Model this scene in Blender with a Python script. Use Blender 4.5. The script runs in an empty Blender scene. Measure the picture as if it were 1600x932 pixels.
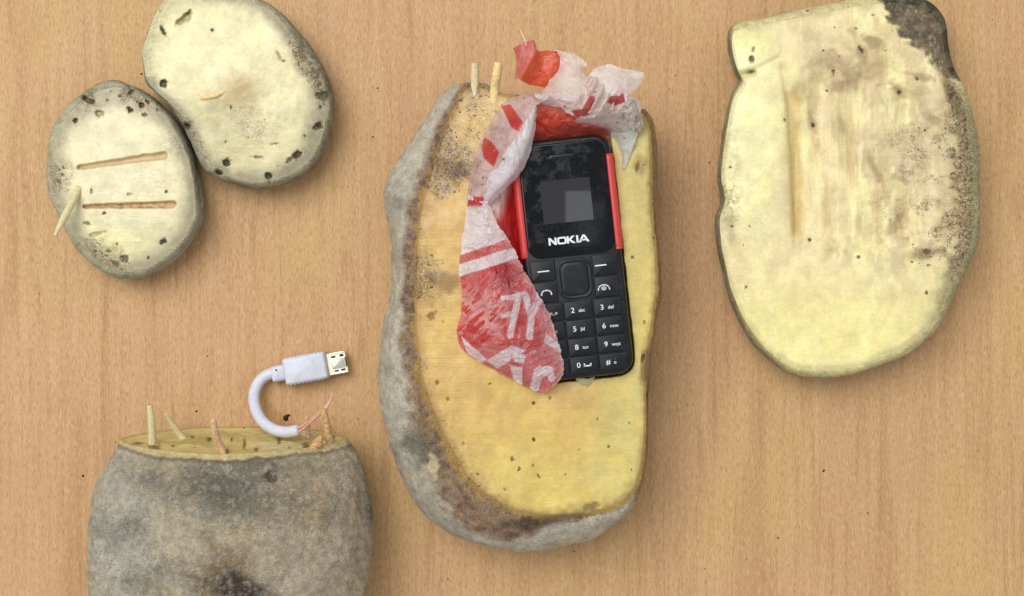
import bpy, math, random
import numpy as np

# ------------------------------------------------------------------ camera, world, lamps, exposure
scene = bpy.context.scene
COL = scene.collection
S = 0.00019            # metres on the table for one pixel of the 1600 px wide photograph
CAMH = 0.42            # camera height above the table

cam_data = bpy.data.cameras.new('camera')
cam = bpy.data.objects.new('camera', cam_data)
COL.objects.link(cam)
cam.location = (0, 0, CAMH)
cam_data.sensor_width = 36
cam_data.lens = 36 * CAMH / (1600 * S)
cam_data.clip_start = 0.01
cam_data.clip_end = 20
scene.camera = cam

world = bpy.data.worlds.new('World')
scene.world = world
world.use_nodes = True
wbg = world.node_tree.nodes['Background']
wbg.inputs[0].default_value = (0.97, 0.98, 1.0, 1)
wbg.inputs[1].default_value = 0.58

def area_lamp(name, loc, target, sx, sy, power, color):
    d = bpy.data.lights.new(name, 'AREA')
    d.shape = 'RECTANGLE'; d.size = sx; d.size_y = sy
    d.energy = power; d.color = color
    o = bpy.data.objects.new(name, d)
    COL.objects.link(o)
    o.location = loc
    from mathutils import Vector
    o.rotation_euler = (Vector(target) - Vector(loc)).to_track_quat('-Z', 'Y').to_euler()
    return o
area_lamp('window_light', (-0.52, 0.55, 1.45), (0, 0, 0), 1.0, 1.1, 20.5, (1.0, 0.985, 0.955))
area_lamp('display_reflection_light', (0.17, 0.11, 2.1), (0.17, 0.11, 0), 0.155, 0.15, 0.075, (0.90, 0.96, 1.0))  # weak overhead lamp added only to give the phone display its reflection

scene.view_settings.view_transform = 'Standard'
scene.view_settings.look = 'None'
scene.view_settings.exposure = 0.0
scene.view_settings.gamma = 1.0
scene.view_settings.use_curve_mapping = False
scene.render.engine = 'CYCLES'

# ------------------------------------------------------------------ helpers
rng = np.random.RandomState(7)
def lin(c):
    c = np.asarray(c, float) / 255.0
    return np.where(c <= 0.04045, c / 12.92, ((c + 0.055) / 1.055) ** 2.4)

def P(px, py, z):
    """a point of height z (mm) whose picture falls on pixel (px, py)"""
    z = np.asarray(z, float) * 0.001
    k = (CAMH - z) / CAMH
    return np.stack(np.broadcast_arrays((np.asarray(px, float) - 800) * S * k, (466 - np.asarray(py, float)) * S * k, z), -1)

_perm = np.random.RandomState(3).permutation(4096)
_val = np.random.RandomState(4).rand(4096)
def vnoise(x, y, z=0.0, seed=0):
    x, y, z = np.broadcast_arrays(np.asarray(x, float), np.asarray(y, float), np.asarray(z, float))
    xi = np.floor(x).astype(int); yi = np.floor(y).astype(int); zi = np.floor(z).astype(int)
    fx = x - xi; fy = y - yi; fz = z - zi
    fx = fx * fx * (3 - 2 * fx); fy = fy * fy * (3 - 2 * fy); fz = fz * fz * (3 - 2 * fz)
    def h(a, b, c):
        return _val[_perm[(_perm[(_perm[(a + seed * 131) & 4095] + b) & 4095] + c) & 4095]]
    def l(a, b, t): return a + (b - a) * t
    r0 = l(l(h(xi, yi, zi), h(xi + 1, yi, zi), fx), l(h(xi, yi + 1, zi), h(xi + 1, yi + 1, zi), fx), fy)
    r1 = l(l(h(xi, yi, zi + 1), h(xi + 1, yi, zi + 1), fx), l(h(xi, yi + 1, zi + 1), h(xi + 1, yi + 1, zi + 1), fx), fy)
    return l(r0, r1, fz)
def fbm(x, y, z=0.0, o=4, seed=0, gain=0.5):
    s = 0; a = 1; t = 0
    for i in range(o):
        f = 2.03 ** i
        s = s + a * vnoise(np.asarray(x) * f + i * 17.3, np.asarray(y) * f + i * 9.1, np.asarray(z) * f, seed + i); t += a; a *= gain
    return s / t
def ridge(x, y, z=0.0, o=3, seed=0):
    s = 0; a = 1; t = 0
    for i in range(o):
        f = 2.1 ** i
        s = s + a * (1 - np.abs(2 * vnoise(np.asarray(x) * f + i * 7.7, np.asarray(y) * f + i * 3.1, z, seed + i) - 1)); t += a; a *= 0.5
    return s / t
def sst(a, b, x):
    t = np.clip((np.asarray(x, float) - a) / (b - a), 0, 1)
    return t * t * (3 - 2 * t)
def mixc(c, d, m):
    m = np.asarray(m)[..., None]
    return c * (1 - m) + d * m
def blob(px, py, cx, cy, rx, ry=None, ang=0, soft=0.35, wob=0.25, seed=0):
    """soft irregular spot, 1 inside 0 outside"""
    ry = ry or rx
    a = math.radians(ang); dx = px - cx; dy = py - cy
    u = (dx * math.cos(a) + dy * math.sin(a)) / rx; v = (-dx * math.sin(a) + dy * math.cos(a)) / ry
    d = np.sqrt(u * u + v * v)
    d = d + wob * (fbm(px / max(rx, ry) * 1.6, py / max(rx, ry) * 1.6, 0, 3, seed + 11) - 0.5) * 2
    return 1 - sst(1 - soft, 1 + soft, d)
def seg(px, py, x0, y0, x1, y1, w, soft=1.0):
    vx, vy = x1 - x0, y1 - y0
    t = np.clip(((px - x0) * vx + (py - y0) * vy) / (vx * vx + vy * vy), 0, 1)
    d = np.hypot(px - x0 - t * vx, py - y0 - t * vy)
    return 1 - sst(w / 2 - soft, w / 2 + soft, d)
def poly_mask(px, py, pts, soft=1.0):
    pts = np.asarray(pts, float); n = len(pts)
    inside = np.zeros(px.shape, bool); dm = np.full(px.shape, 1e9)
    for i in range(n):
        x0, y0 = pts[i]; x1, y1 = pts[(i + 1) % n]
        vx, vy = x1 - x0, y1 - y0
        t = np.clip(((px - x0) * vx + (py - y0) * vy) / (vx * vx + vy * vy + 1e-9), 0, 1)
        dm = np.minimum(dm, np.hypot(px - x0 - t * vx, py - y0 - t * vy))
        c = ((y0 > py) != (y1 > py)) & (px < (x1 - x0) * (py - y0) / (y1 - y0 + 1e-12) + x0)
        inside ^= c
    return sst(-soft, soft, np.where(inside, dm, -dm))

def crom(pts, n, closed=False):
    pts = np.asarray(pts, float); m = len(pts)
    if closed:
        t = np.arange(n) / n * m
        i = np.floor(t).astype(int); f = (t - i)[:, None]
        p0, p1, p2, p3 = pts[(i - 1) % m], pts[i % m], pts[(i + 1) % m], pts[(i + 2) % m]
    else:
        ext = np.vstack([2 * pts[0] - pts[1], pts, 2 * pts[-1] - pts[-2]])
        t = np.linspace(0, m - 1, n); i = np.minimum(np.floor(t).astype(int), m - 2); f = (t - i)[:, None]
        p0, p1, p2, p3 = ext[i], ext[i + 1], ext[i + 2], ext[i + 3]
    return 0.5 * (2 * p1 + (p2 - p0) * f + (2 * p0 - 5 * p1 + 4 * p2 - p3) * f ** 2 + (3 * p1 - p0 - 3 * p2 + p3) * f ** 3)

def radii(poly, c, th):
    q = crom(poly, len(poly) * 24, True)
    a = np.arctan2(q[:, 1] - c[1], q[:, 0] - c[0]); r = np.hypot(q[:, 1] - c[1], q[:, 0] - c[0])
    k = np.argsort(a)
    return np.interp(th, a[k], r[k], period=2 * math.pi)

def mesh_obj(name, verts, faces, mat, parent=None, col=None, speck=None, smooth=True, loc=None):
    verts = np.asarray(verts, float).reshape(-1, 3)
    if loc is not None: verts = verts - np.asarray(loc)
    me = bpy.data.meshes.new(name)
    if isinstance(faces, np.ndarray):
        nf, k = faces.shape
        me.vertices.add(len(verts)); me.vertices.foreach_set('co', verts.ravel())
        me.loops.add(nf * k); me.loops.foreach_set('vertex_index', faces.ravel().astype(np.int32))
        me.polygons.add(nf)
        me.polygons.foreach_set('loop_start', np.arange(0, nf * k, k, dtype=np.int32))
        me.polygons.foreach_set('loop_total', np.full(nf, k, dtype=np.int32))
        me.update(calc_edges=True); me.validate()
    else:
        me.from_pydata([tuple(v) for v in verts], [], faces); me.update()
    me.polygons.foreach_set('use_smooth', np.full(len(me.polygons), smooth))
    if col is not None:
        a = me.attributes.new('Pigment', 'FLOAT_COLOR', 'POINT')
        a.data.foreach_set('color', np.concatenate([np.clip(col, 0, 1), np.ones((len(verts), 1))], 1).ravel())
    if speck is not None:
        a = me.attributes.new('speck', 'FLOAT', 'POINT')
        a.data.foreach_set('value', np.broadcast_to(speck, (len(verts),)).astype(float).ravel())
    me.materials.append(mat)
    o = bpy.data.objects.new(name, me)
    COL.objects.link(o)
    if parent is not None: o.parent = parent
    elif loc is not None: o.location = loc
    return o
def grid_faces(nr, nc, wrap=False):
    i = np.arange(nr - 1)[:, None]; j = np.arange(nc if wrap else nc - 1)[None, :]
    a = i * nc + j; b = i * nc + (j + 1) % nc
    return np.stack([a, b, b + nc, a + nc], -1).reshape(-1, 4)
def tag(o, label=None, cat=None, group=None, kind=None):
    if label: o['label'] = label
    if cat: o['category'] = cat
    if group: o['group'] = group
    if kind: o['kind'] = kind
    return o
def empty(name, loc, rz=0.0):
    o = bpy.data.objects.new(name, None); o.empty_display_size = 0.01
    COL.objects.link(o); o.location = loc; o.rotation_euler = (0, 0, rz)
    return o

# ------------------------------------------------------------------ materials
class N:
    def __init__(self, name):
        self.m = bpy.data.materials.new(name); self.m.use_nodes = True
        self.t = self.m.node_tree; self.b = self.t.nodes['Principled BSDF']; self.out = self.t.nodes['Material Output']
        self._tc = None
    def n(self, typ, **kw):
        x = self.t.nodes.new(typ)
        for k, v in kw.items(): setattr(x, k, v)
        return x
    def l(self, a, b): self.t.links.new(a, b)
    def coords(self, scale=(1, 1, 1), rot=(0, 0, 0)):
        if not self._tc: self._tc = self.n('ShaderNodeTexCoord')
        mp = self.n('ShaderNodeMapping'); mp.inputs['Scale'].default_value = scale; mp.inputs['Rotation'].default_value = rot
        self.l(self._tc.outputs['Object'], mp.inputs[0]); return mp.outputs[0]
    def noise(self, scale, detail=3, rough=0.55, vec=None, dist=0.0):
        x = self.n('ShaderNodeTexNoise'); x.inputs['Scale'].default_value = scale; x.inputs['Detail'].default_value = detail
        x.inputs['Roughness'].default_value = rough; x.inputs['Distortion'].default_value = dist
        self.l(vec if vec is not None else self.coords(), x.inputs['Vector']); return x.outputs['Fac']
    def ramp(self, fac, a, b, lo=0.0, hi=1.0):
        x = self.n('ShaderNodeMapRange'); x.interpolation_type = 'SMOOTHSTEP'
        for i, v in zip(('From Min', 'From Max', 'To Min', 'To Max'), (a, b, lo, hi)): x.inputs[i].default_value = v
        self.l(fac, x.inputs['Value']); return x.outputs[0]
    def math(self, op, a, b):
        x = self.n('ShaderNodeMath', operation=op)
        for i, v in enumerate((a, b)):
            if hasattr(v, 'is_linked'): self.l(v, x.inputs[i])
            else: x.inputs[i].default_value = v
        return x.outputs[0]
    def mix(self, fac, a, b, blend='MIX'):
        x = self.n('ShaderNodeMix', data_type='RGBA', blend_type=blend)
        for s, v in ((x.inputs[0], fac), (x.inputs[6], a), (x.inputs[7], b)):
            if hasattr(v, 'is_linked'): self.l(v, s)
            else: s.default_value = v if not isinstance(v, (tuple, list, np.ndarray)) else (*[float(q) for q in v][:3], 1)
        return x.outputs[2]
    def attr(self, name):
        return self.n('ShaderNodeAttribute', attribute_name=name)
    def bump(self, h, dist, strength=1.0, prev=None):
        x = self.n('ShaderNodeBump'); x.inputs['Distance'].default_value = dist; x.inputs['Strength'].default_value = strength
        self.l(h, x.inputs['Height'])
        if prev is not None: self.l(prev, x.inputs['Normal'])
        return x.outputs[0]
    def set(self, **kw):
        for k, v in kw.items():
            s = self.b.inputs[k.replace('_', ' ')]
            if hasattr(v, 'is_linked'): self.l(v, s)
            else: s.default_value = v if not isinstance(v, (np.ndarray, tuple, list)) or len(v) != 3 or k == 'Subsurface_Radius' else (*[float(q) for q in v], 1)
        return self

def simple(name, rgb, rough=0.5, spec=0.5, metal=0.0, grain=0.06, gscale=900, bump=0.0):
    m = N(name); base = tuple(lin(rgb))
    f = m.ramp(m.noise(gscale, 4), 0.3, 0.7, 1 - grain, 1 + grain)
    cc = m.n('ShaderNodeCombineColor')
    for i in range(3): m.l(f, cc.inputs[i])
    m.set(Base_Color=m.mix(1.0, base, cc.outputs[0], 'MULTIPLY'), Roughness=rough, Specular_IOR_Level=spec, Metallic=metal)
    if bump: m.set(Normal=m.bump(m.noise(gscale, 4), bump))
    return m.m

def grey(m, fac):
    cc = m.n('ShaderNodeCombineColor')
    for i in range(3): m.l(fac, cc.inputs[i])
    return cc.outputs[0]

def specks(m, scale, size, dens):
    """small grains: a dot in the cells whose random value lies under the density"""
    v = m.n('ShaderNodeTexVoronoi'); v.inputs['Scale'].default_value = scale; v.inputs['Randomness'].default_value = 1
    wob = m.n('ShaderNodeVectorMath', operation='ADD'); nz = m.n('ShaderNodeTexNoise'); nz.inputs['Scale'].default_value = scale * 1.5
    m.l(m.coords(), nz.inputs['Vector'])
    sc = m.n('ShaderNodeVectorMath', operation='SCALE'); sc.inputs[3].default_value = 0.9 / scale
    m.l(nz.outputs['Color'], sc.inputs[0]); m.l(m.coords(), wob.inputs[0]); m.l(sc.outputs[0], wob.inputs[1]); m.l(wob.outputs[0], v.inputs['Vector'])
    sp = m.n('ShaderNodeSeparateColor'); m.l(v.outputs['Color'], sp.inputs[0])
    hit = m.math('LESS_THAN', sp.outputs[0], dens)
    rad = m.math('MULTIPLY', sp.outputs[1], size)
    dot = m.math('SUBTRACT', rad, v.outputs['Distance'])
    dot = m.ramp(dot, -0.03, 0.08)
    return m.math('MULTIPLY', hit, dot)

def flesh_material(name, rough=0.40, mott=0.12, sss=0.1):
    m = N(name)
    base = m.attr('Pigment').outputs['Color']; sp = m.attr('speck').outputs['Fac']
    f1 = m.ramp(m.noise(200, 6, 0.68), 0.3, 0.7, 1 - mott, 1 + mott)
    f2 = m.ramp(m.noise(1500, 3, 0.6), 0.3, 0.7, 0.955, 1.045)
    c = m.mix(1.0, base, grey(m, m.math('MULTIPLY', f1, f2)), 'MULTIPLY')
    warm = m.ramp(m.noise(120, 4, 0.6), 0.5, 0.72, 0, 0.35)
    c = m.mix(warm, c, m.mix(1.0, c, (1.0, 0.92, 0.80), 'MULTIPLY'))
    # a broad film of soil where the speck density is high
    film = m.math('MULTIPLY', m.ramp(sp, 0.12, 0.9, 0, 0.6), m.ramp(m.noise(700, 5, 0.7), 0.42, 0.66))
    c = m.mix(film, c, lin((142, 112, 68)))
    g1 = m.ramp(m.math('ADD', m.noise(1000, 5, 0.72, dist=0.6), m.math('MULTIPLY', sp, 0.27)), 0.79, 0.83, 0, 0.85)
    c = m.mix(g1, c, lin((62, 47, 29)))
    g2 = m.ramp(m.math('ADD', m.noise(2100, 4, 0.7), m.math('MULTIPLY', sp, 0.30)), 0.76, 0.82, 0, 0.6)
    c = m.mix(g2, c, lin((106, 82, 48)))
    c = m.mix(m.math('MULTIPLY', specks(m, 620, 0.36, m.math('MULTIPLY', sp, 0.16)), 0.85), c, lin((48, 37, 24)))
    h = m.math('ADD', m.math('MULTIPLY', m.noise(330, 5, 0.6), 0.45), m.math('MULTIPLY', m.noise(2200, 3), 0.22))
    h = m.math('ADD', h, m.math('MULTIPLY', m.noise(1.0, 3, 0.6, m.coords((60, 1100, 1), (0, 0, math.radians(24)))), 0.28))
    m.set(Base_Color=c, Roughness=m.ramp(m.noise(300, 3), 0.3, 0.7, rough - 0.12, rough + 0.10), Specular_IOR_Level=0.5,
          Normal=m.bump(h, 0.0006, 0.5), Subsurface_Weight=sss, Subsurface_Radius=(0.003, 0.002, 0.0009), Subsurface_Scale=1.0)
    return m.m

def skin_material(name):
    m = N(name)
    base = m.attr('Pigment').outputs['Color']; sp = m.attr('speck').outputs['Fac']
    gr = m.math('MULTIPLY', m.math('SUBTRACT', m.noise(1500, 5, 0.78), 0.5), m.math('ADD', m.math('MULTIPLY', sp, 3.6), 0.8))
    f = m.math('MULTIPLY', m.ramp(m.noise(380, 7, 0.74), 0.32, 0.68, 0.78, 1.2), m.math('ADD', gr, 1.0))
    c = m.mix(1.0, base, grey(m, f), 'MULTIPLY')
    c = m.mix(m.ramp(m.noise(140, 4), 0.5, 0.75, 0, 0.4), c, m.mix(1.0, c, (1.05, 0.92, 0.75), 'MULTIPLY'))
    c = m.mix(m.ramp(m.math('ADD', m.noise(1500, 5, 0.75), m.math('MULTIPLY', sp, 0.18)), 0.66, 0.74, 0, 0.7), c, lin((56, 52, 44)))
    c = m.mix(m.ramp(m.noise(1300, 5, 0.75, m.coords((1, 1, 1.1))), 0.60, 0.70, 0, 0.35), c, lin((208, 206, 196)))
    h = m.math('ADD', m.noise(300, 6, 0.68), m.math('MULTIPLY', m.noise(2400, 3, 0.6), 0.3))
    m.set(Base_Color=c, Roughness=0.85, Specular_IOR_Level=0.2, Normal=m.bump(h, 0.0012, 0.7))
    return m.m

def film_material(name):
    m = N(name)
    base = m.attr('Pigment').outputs['Color']; sp = m.attr('speck').outputs['Fac']
    f = m.ramp(m.noise(300, 4), 0.3, 0.7, 0.93, 1.06)
    c = m.mix(1.0, base, grey(m, f), 'MULTIPLY')
    c = m.mix(m.math('MULTIPLY', specks(m, 1100, 0.5, m.math('MULTIPLY', sp, 0.5)), 0.75), c, lin((70, 58, 46)))
    # creases
    v = m.n('ShaderNodeTexVoronoi', feature='DISTANCE_TO_EDGE'); v.inputs['Scale'].default_value = 190
    d = m.n('ShaderNodeVectorMath', operation='ADD'); nz = m.n('ShaderNodeTexNoise'); nz.inputs['Scale'].default_value = 140
    m.l(m.coords(), nz.inputs['Vector']); sc = m.n('ShaderNodeVectorMath', operation='SCALE'); sc.inputs[3].default_value = 0.008
    m.l(nz.outputs['Color'], sc.inputs[0]); m.l(m.coords((1, 0.55, 1), (0, 0, 0.4)), d.inputs[0]); m.l(sc.outputs[0], d.inputs[1]); m.l(d.outputs[0], v.inputs['Vector'])
    h = m.math('ADD', m.ramp(v.outputs['Distance'], 0.0, 0.08, 0, 0.35), m.math('MULTIPLY', m.noise(1.0, 4, 0.6, m.coords((620, 150, 400), (0, 0, math.radians(-24))), 1.2), 1.3))
    nrm = m.bump(h, 0.00035, 0.55)
    m.set(Base_Color=c, Roughness=0.34, Specular_IOR_Level=0.4, Coat_Weight=0.35, Coat_Roughness=0.16, Normal=nrm)
    tl = m.n('ShaderNodeBsdfTranslucent'); m.l(c, tl.inputs[0]); m.l(nrm, tl.inputs['Normal'])
    tr = m.n('ShaderNodeBsdfTransparent'); m.l(m.mix(0.35, (1, 1, 1), c), tr.inputs[0])
    a = m.n('ShaderNodeMixShader'); a.inputs[0].default_value = 0.3; m.l(m.b.outputs[0], a.inputs[1]); m.l(tl.outputs[0], a.inputs[2])
    b = m.n('ShaderNodeMixShader'); b.inputs[0].default_value = 0.17; m.l(a.outputs[0], b.inputs[1]); m.l(tr.outputs[0], b.inputs[2])
    m.l(b.outputs[0], m.out.inputs[0])
    return m.m

def wood_material():
    m = N('beech_laminate')
    big = m.noise(9, 3, 0.5)
    c = m.mix(m.ramp(big, 0.38, 0.64), lin((201, 160, 115)), lin((201, 165, 110)))
    c = m.mix(m.ramp(m.noise(1.0, 3, 0.5, m.coords((28, 9, 1))), 0.35, 0.7, 0, 0.6), c, lin((193, 152, 110)))
    # long wavy bands that lean a little
    w = m.noise(1.0, 4, 0.55, m.coords((75, 7, 1), (0, 0, math.radians(7))), 0.9)
    c = m.mix(m.ramp(w, 0.54, 0.70, 0, 0.42), c, lin((172, 130, 84)))
    w2 = m.noise(1.0, 3, 0.5, m.coords((210, 10, 1), (0, 0, math.radians(6))), 1.5)
    c = m.mix(m.ramp(w2, 0.62, 0.7, 0, 0.32), c, lin((160, 118, 78)))
    w3 = m.noise(1.0, 5, 0.7, m.coords((480, 26, 1), (0, 0, math.radians(4))), 0.6)
    c = m.mix(m.ramp(w3, 0.5, 0.68, 0, 0.45), c, lin((168, 124, 82)))
    c = m.mix(m.ramp(w3, 0.48, 0.34, 0, 0.35), c, lin((216, 182, 138)))
    # fine pores: short dashes along the grain
    p = m.noise(1.0, 3, 0.7, m.coords((2700, 520, 1), (0, 0, math.radians(2))))
    c = m.mix(m.ramp(p, 0.48, 0.66, 0, 0.55), c, lin((154, 112, 74)))
    p2 = m.noise(1.0, 2, 0.6, m.coords((2300, 420, 1), (0, 0, math.radians(2))))
    c = m.mix(m.ramp(p2, 0.52, 0.68, 0, 0.5), c, lin((216, 182, 142)))
    c = m.mix(m.math('MULTIPLY', specks(m, 260, 0.08, 0.03), 0.5), c, lin((120, 84, 56)))
    m.set(Base_Color=c, Roughness=m.ramp(p, 0.3, 0.7, 0.5, 0.62), Specular_IOR_Level=0.3, Normal=m.bump(p, 0.00015, 0.6))
    return m.m

M = dict(
    wood=wood_material(),
    flesh=flesh_material('potato_flesh'), skin=skin_material('potato_skin'), film=film_material('bag_film'),
    pick=simple('toothpick_wood', (234, 208, 148), 0.6, 0.3, grain=0.14, gscale=1500, bump=0.0002),
    pick_pale=simple('toothpick_pale_wood', (216, 205, 160), 0.6, 0.3, grain=0.12, gscale=1500, bump=0.0002),
    pick_brown=simple('soaked_toothpick_wood', (202, 164, 114), 0.6, 0.3, grain=0.3, gscale=1400, bump=0.0004),
    pick_pink=simple('pinkish_toothpick_wood', (216, 178, 142), 0.6, 0.3, grain=0.18, gscale=1400, bump=0.0003),
    soil=simple('soil', (66, 50, 34), 0.95, 0.1, grain=0.4, gscale=2500, bump=0.0004),
    shell=simple('black_plastic', (20, 21, 24), 0.4, 0.25, grain=0.15),
    glass=simple('phone_glass', (8, 10, 12), 0.04, 0.22, grain=0.02),
    key=simple('key_rubber', (21, 24, 30), 0.42, 0.25, grain=0.15),
    red=simple('red_plastic', (198, 56, 53), 0.38, 0.5, grain=0.06),
    print=simple('white_print', (222, 226, 228), 0.5, 0.4, grain=0.04),
    slot=simple('dark_slot', (5, 5, 6), 0.6, 0.3),
    cable=simple('white_cable_plastic', (208, 213, 226), 0.42, 0.4, grain=0.06, gscale=500, bump=0.0002),
    metal=simple('tinned_metal', (214, 211, 192), 0.28, 0.5, metal=0.75, grain=0.1),
    wire=simple('pink_wire', (224, 168, 152), 0.45, 0.4, grain=0.08, gscale=2500),
)
def dusty(name, rgb, rough, spec, dust=0.05, wav=0.0):
    m = N(name); base = tuple(lin(rgb))
    c = m.mix(m.ramp(m.noise(150, 5, 0.65), 0.5, 0.75, 0, 0.10), base, lin((96, 98, 100)))
    c = m.mix(m.math('MULTIPLY', specks(m, 900, 0.22, dust), 0.5), c, lin((150, 150, 146)))
    m.set(Base_Color=c, Roughness=m.ramp(m.noise(260, 5, 0.7), 0.45, 0.7, rough, rough + 0.28), Specular_IOR_Level=spec, Normal=m.bump(m.noise(70, 2), 0.0002, wav))
    return m.m
M['shell'] = dusty('black_plastic_worn', (16, 18, 22), 0.26, 0.36, 0.05)
M['glass'] = dusty('phone_glass_smudged', (8, 10, 13), 0.05, 0.25, 0.05, 0.15)
M['key'] = dusty('key_rubber_worn', (16, 19, 26), 0.3, 0.3, 0.05)
def lcd_mat():
    m = N('display_panel')
    m.set(Base_Color=lin((26, 25, 33)), Roughness=0.02, Specular_IOR_Level=0.8)
    return m.m
M['lcd'] = lcd_mat()

# ------------------------------------------------------------------ table
def table():
    nx, ny = 3, 3
    t = 0.026; X, Y = 0.8, 0.5
    v = []
    for (ins, z) in ((0.0015, 0), (0, -0.0015), (0, -t)):
        for sx, sy in ((-1, -1), (1, -1), (1, 1), (-1, 1)): v.append((sx * (X - ins), sy * (Y - ins), z))
    f = [(0, 1, 2, 3)] + [(i + 4 * r, i + 4 + 4 * r, (i + 1) % 4 + 4 + 4 * r, (i + 1) % 4 + 4 * r) for r in range(2) for i in range(4)] + [(11, 10, 9, 8)]
    o = mesh_obj('table_top', v, f, M['wood'], smooth=False)
    tag(o, kind='structure')
table()

# ------------------------------------------------------------------ potato slabs
def slab(name, label, group, c, face_poly, sil_poly, zf, z_sil, kb, face_col, skin_col, NR=170, NA=720, NS=34, edge_drop=1.6, edge_w=0.05,
         face_wob=1.2, sil_wob=2.0, lump=0.5, seed=0, cat='potato', labels=None, blend=(0.2, 0.85)):
    th = np.arange(NA) / NA * 2 * math.pi - math.pi
    ct, st = np.cos(th), np.sin(th)
    rf = radii(face_poly, c, th) + face_wob * (fbm(ct * 9, st * 9, 0, 4, seed) - 0.5) * 2
    rs = radii(sil_poly, c, th) + sil_wob * (fbm(ct * 6, st * 6, 3, 4, seed + 5) - 0.5) * 2
    rs = np.maximum(rs, rf * 1.0)
    rho = np.linspace(0, 1, NR) ** 0.85
    px = c[0] + rho[:, None] * rf * ct; py = c[1] + rho[:, None] * rf * st
    z = zf(px, py)
    R = np.broadcast_to(rho[:, None], px.shape)
    z = z - edge_drop * sst(1 - edge_w * 2.2, 1.0, R) ** 2
    V = P(px, py, z)
    loc = P(c[0], c[1], 0)
    root = empty(name, loc); tag(root, label, cat, group)
    colv, sp = face_col(px, py, R)
    o = mesh_obj('cut_face', V.reshape(-1, 3), grid_faces(NR, NA, True)[:, ::-1], M['flesh'], root, colv.reshape(-1, 3), sp.reshape(-1), loc=loc)
    if labels: o['label'] = labels
    # skin
    Ef = V[-1]; Es = P(c[0] + rs * ct, c[1] + rs * st, z_sil(th) if callable(z_sil) else z_sil)
    cen = P(c[0], c[1], 0)
    Eb = cen + (Es - cen) * kb; Eb[:, 2] = 0.0002
    rings = []; par = []
    n1 = NS; n2 = NS // 2
    for k in range(n1 + 1):
        s = k / n1; a = s * math.pi / 2
        h = math.sin(a); w = math.cos(a)
        Q = Ef * (1 - h) + Es * h; Q[:, 2] = Es[:, 2] + (Ef[:, 2] - Es[:, 2]) * w
        rings.append(Q); par.append(s)
    for k in range(1, n2 + 1):
        s = k / n2; a = s * math.pi / 2
        Q = Es * math.cos(a) + Eb * (1 - math.cos(a)); Q[:, 2] = Es[:, 2] * (1 - math.sin(a))
        rings.append(Q); par.append(1 + s)
    Rg = np.array(rings); par = np.array(par)[:, None] * np.ones(NA)
    kq = CAMH / (CAMH - Rg[..., 2]); qx = Rg[..., 0] / S * kq + 800 - c[0]; qy = 466 - Rg[..., 1] / S * kq - c[1]
    lim = np.minimum(1, np.where(par < 1, rs, 1e9) / (np.hypot(qx, qy) + 1e-9))
    Rg[..., 0] = (qx * lim + c[0] - 800) * S / kq; Rg[..., 1] = (466 - (qy * lim + c[1])) * S / kq
    amp = sst(0, 0.35, par) * (1 - sst(1.6, 2.0, par))
    nse = (fbm(Rg[..., 0] * 90, Rg[..., 1] * 90, Rg[..., 2] * 90, 4, seed + 21) - 0.5) * 2 * lump * 0.001 * 2.2
    nse += (fbm(Rg[..., 0] * 500, Rg[..., 1] * 500, Rg[..., 2] * 500, 3, seed + 31) - 0.5) * 0.0005
    Rg[..., 0] += nse * amp * ct * (1 - 0.6 * (1 - sst(0.2, 1, par))); Rg[..., 1] += nse * amp * st * (1 - 0.6 * (1 - sst(0.2, 1, par)))
    Rg[..., 2] += nse * amp * (1 - sst(0.3, 1, par)) * 0.7
    k = CAMH / (CAMH - Rg[..., 2])
    spx = Rg[..., 0] / S * k + 800; spy = 466 - Rg[..., 1] / S * k
    colv, sp = skin_col(spx, spy, par)
    fc, fsp = face_col(spx, spy, np.ones(spx.shape)); bl = sst(blend[0], blend[1], par + .25 * (fbm(spx / 9, spy / 9, 0, 3, seed + 3) - .5))
    colv = mixc(fc, colv, bl); sp = fsp * (1 - bl) + sp * bl
    verts = np.vstack([Rg.reshape(-1, 3), [[cen[0], cen[1], 0.0002]]])
    colv = np.vstack([colv.reshape(-1, 3), colv.reshape(-1, 3)[-1:]]); sp = np.append(np.asarray(sp).reshape(-1), 0)
    nr = len(rings)
    f = grid_faces(nr, NA, True)[:, ::-1]
    last = (nr - 1) * NA; ctr = len(verts) - 1
    cap = np.array([[last + (i + 1) % NA, last + i, ctr, ctr] for i in range(NA)])
    me_f = [tuple(int(x) for x in q) for q in f] + [(int(a[0]), int(a[1]), int(a[2])) for a in cap]
    mesh_obj('skin', verts, me_f, M['skin'], root, colv, sp, loc=loc)
    return root

def pits(px, py, lst, seed=0):
    """depth (mm) and darkness of the holes; each (x, y, rx, ry, angle, depth, dark)"""
    d = np.zeros(px.shape); k = np.zeros(px.shape)
    for i, (x, y, rx, ry, a, dep, dk) in enumerate(lst):
        near = (np.abs(px - x) < 30) & (np.abs(py - y) < 30)
        if not near.any(): continue
        b = np.zeros(px.shape); b[near] = blob(px[near], py[near], x, y, rx, ry, a, 0.45, 0.75, seed + i)
        d = np.maximum(d, b * dep); k = np.maximum(k, b * min(1, dk * 1.25))
    return d, k

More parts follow.
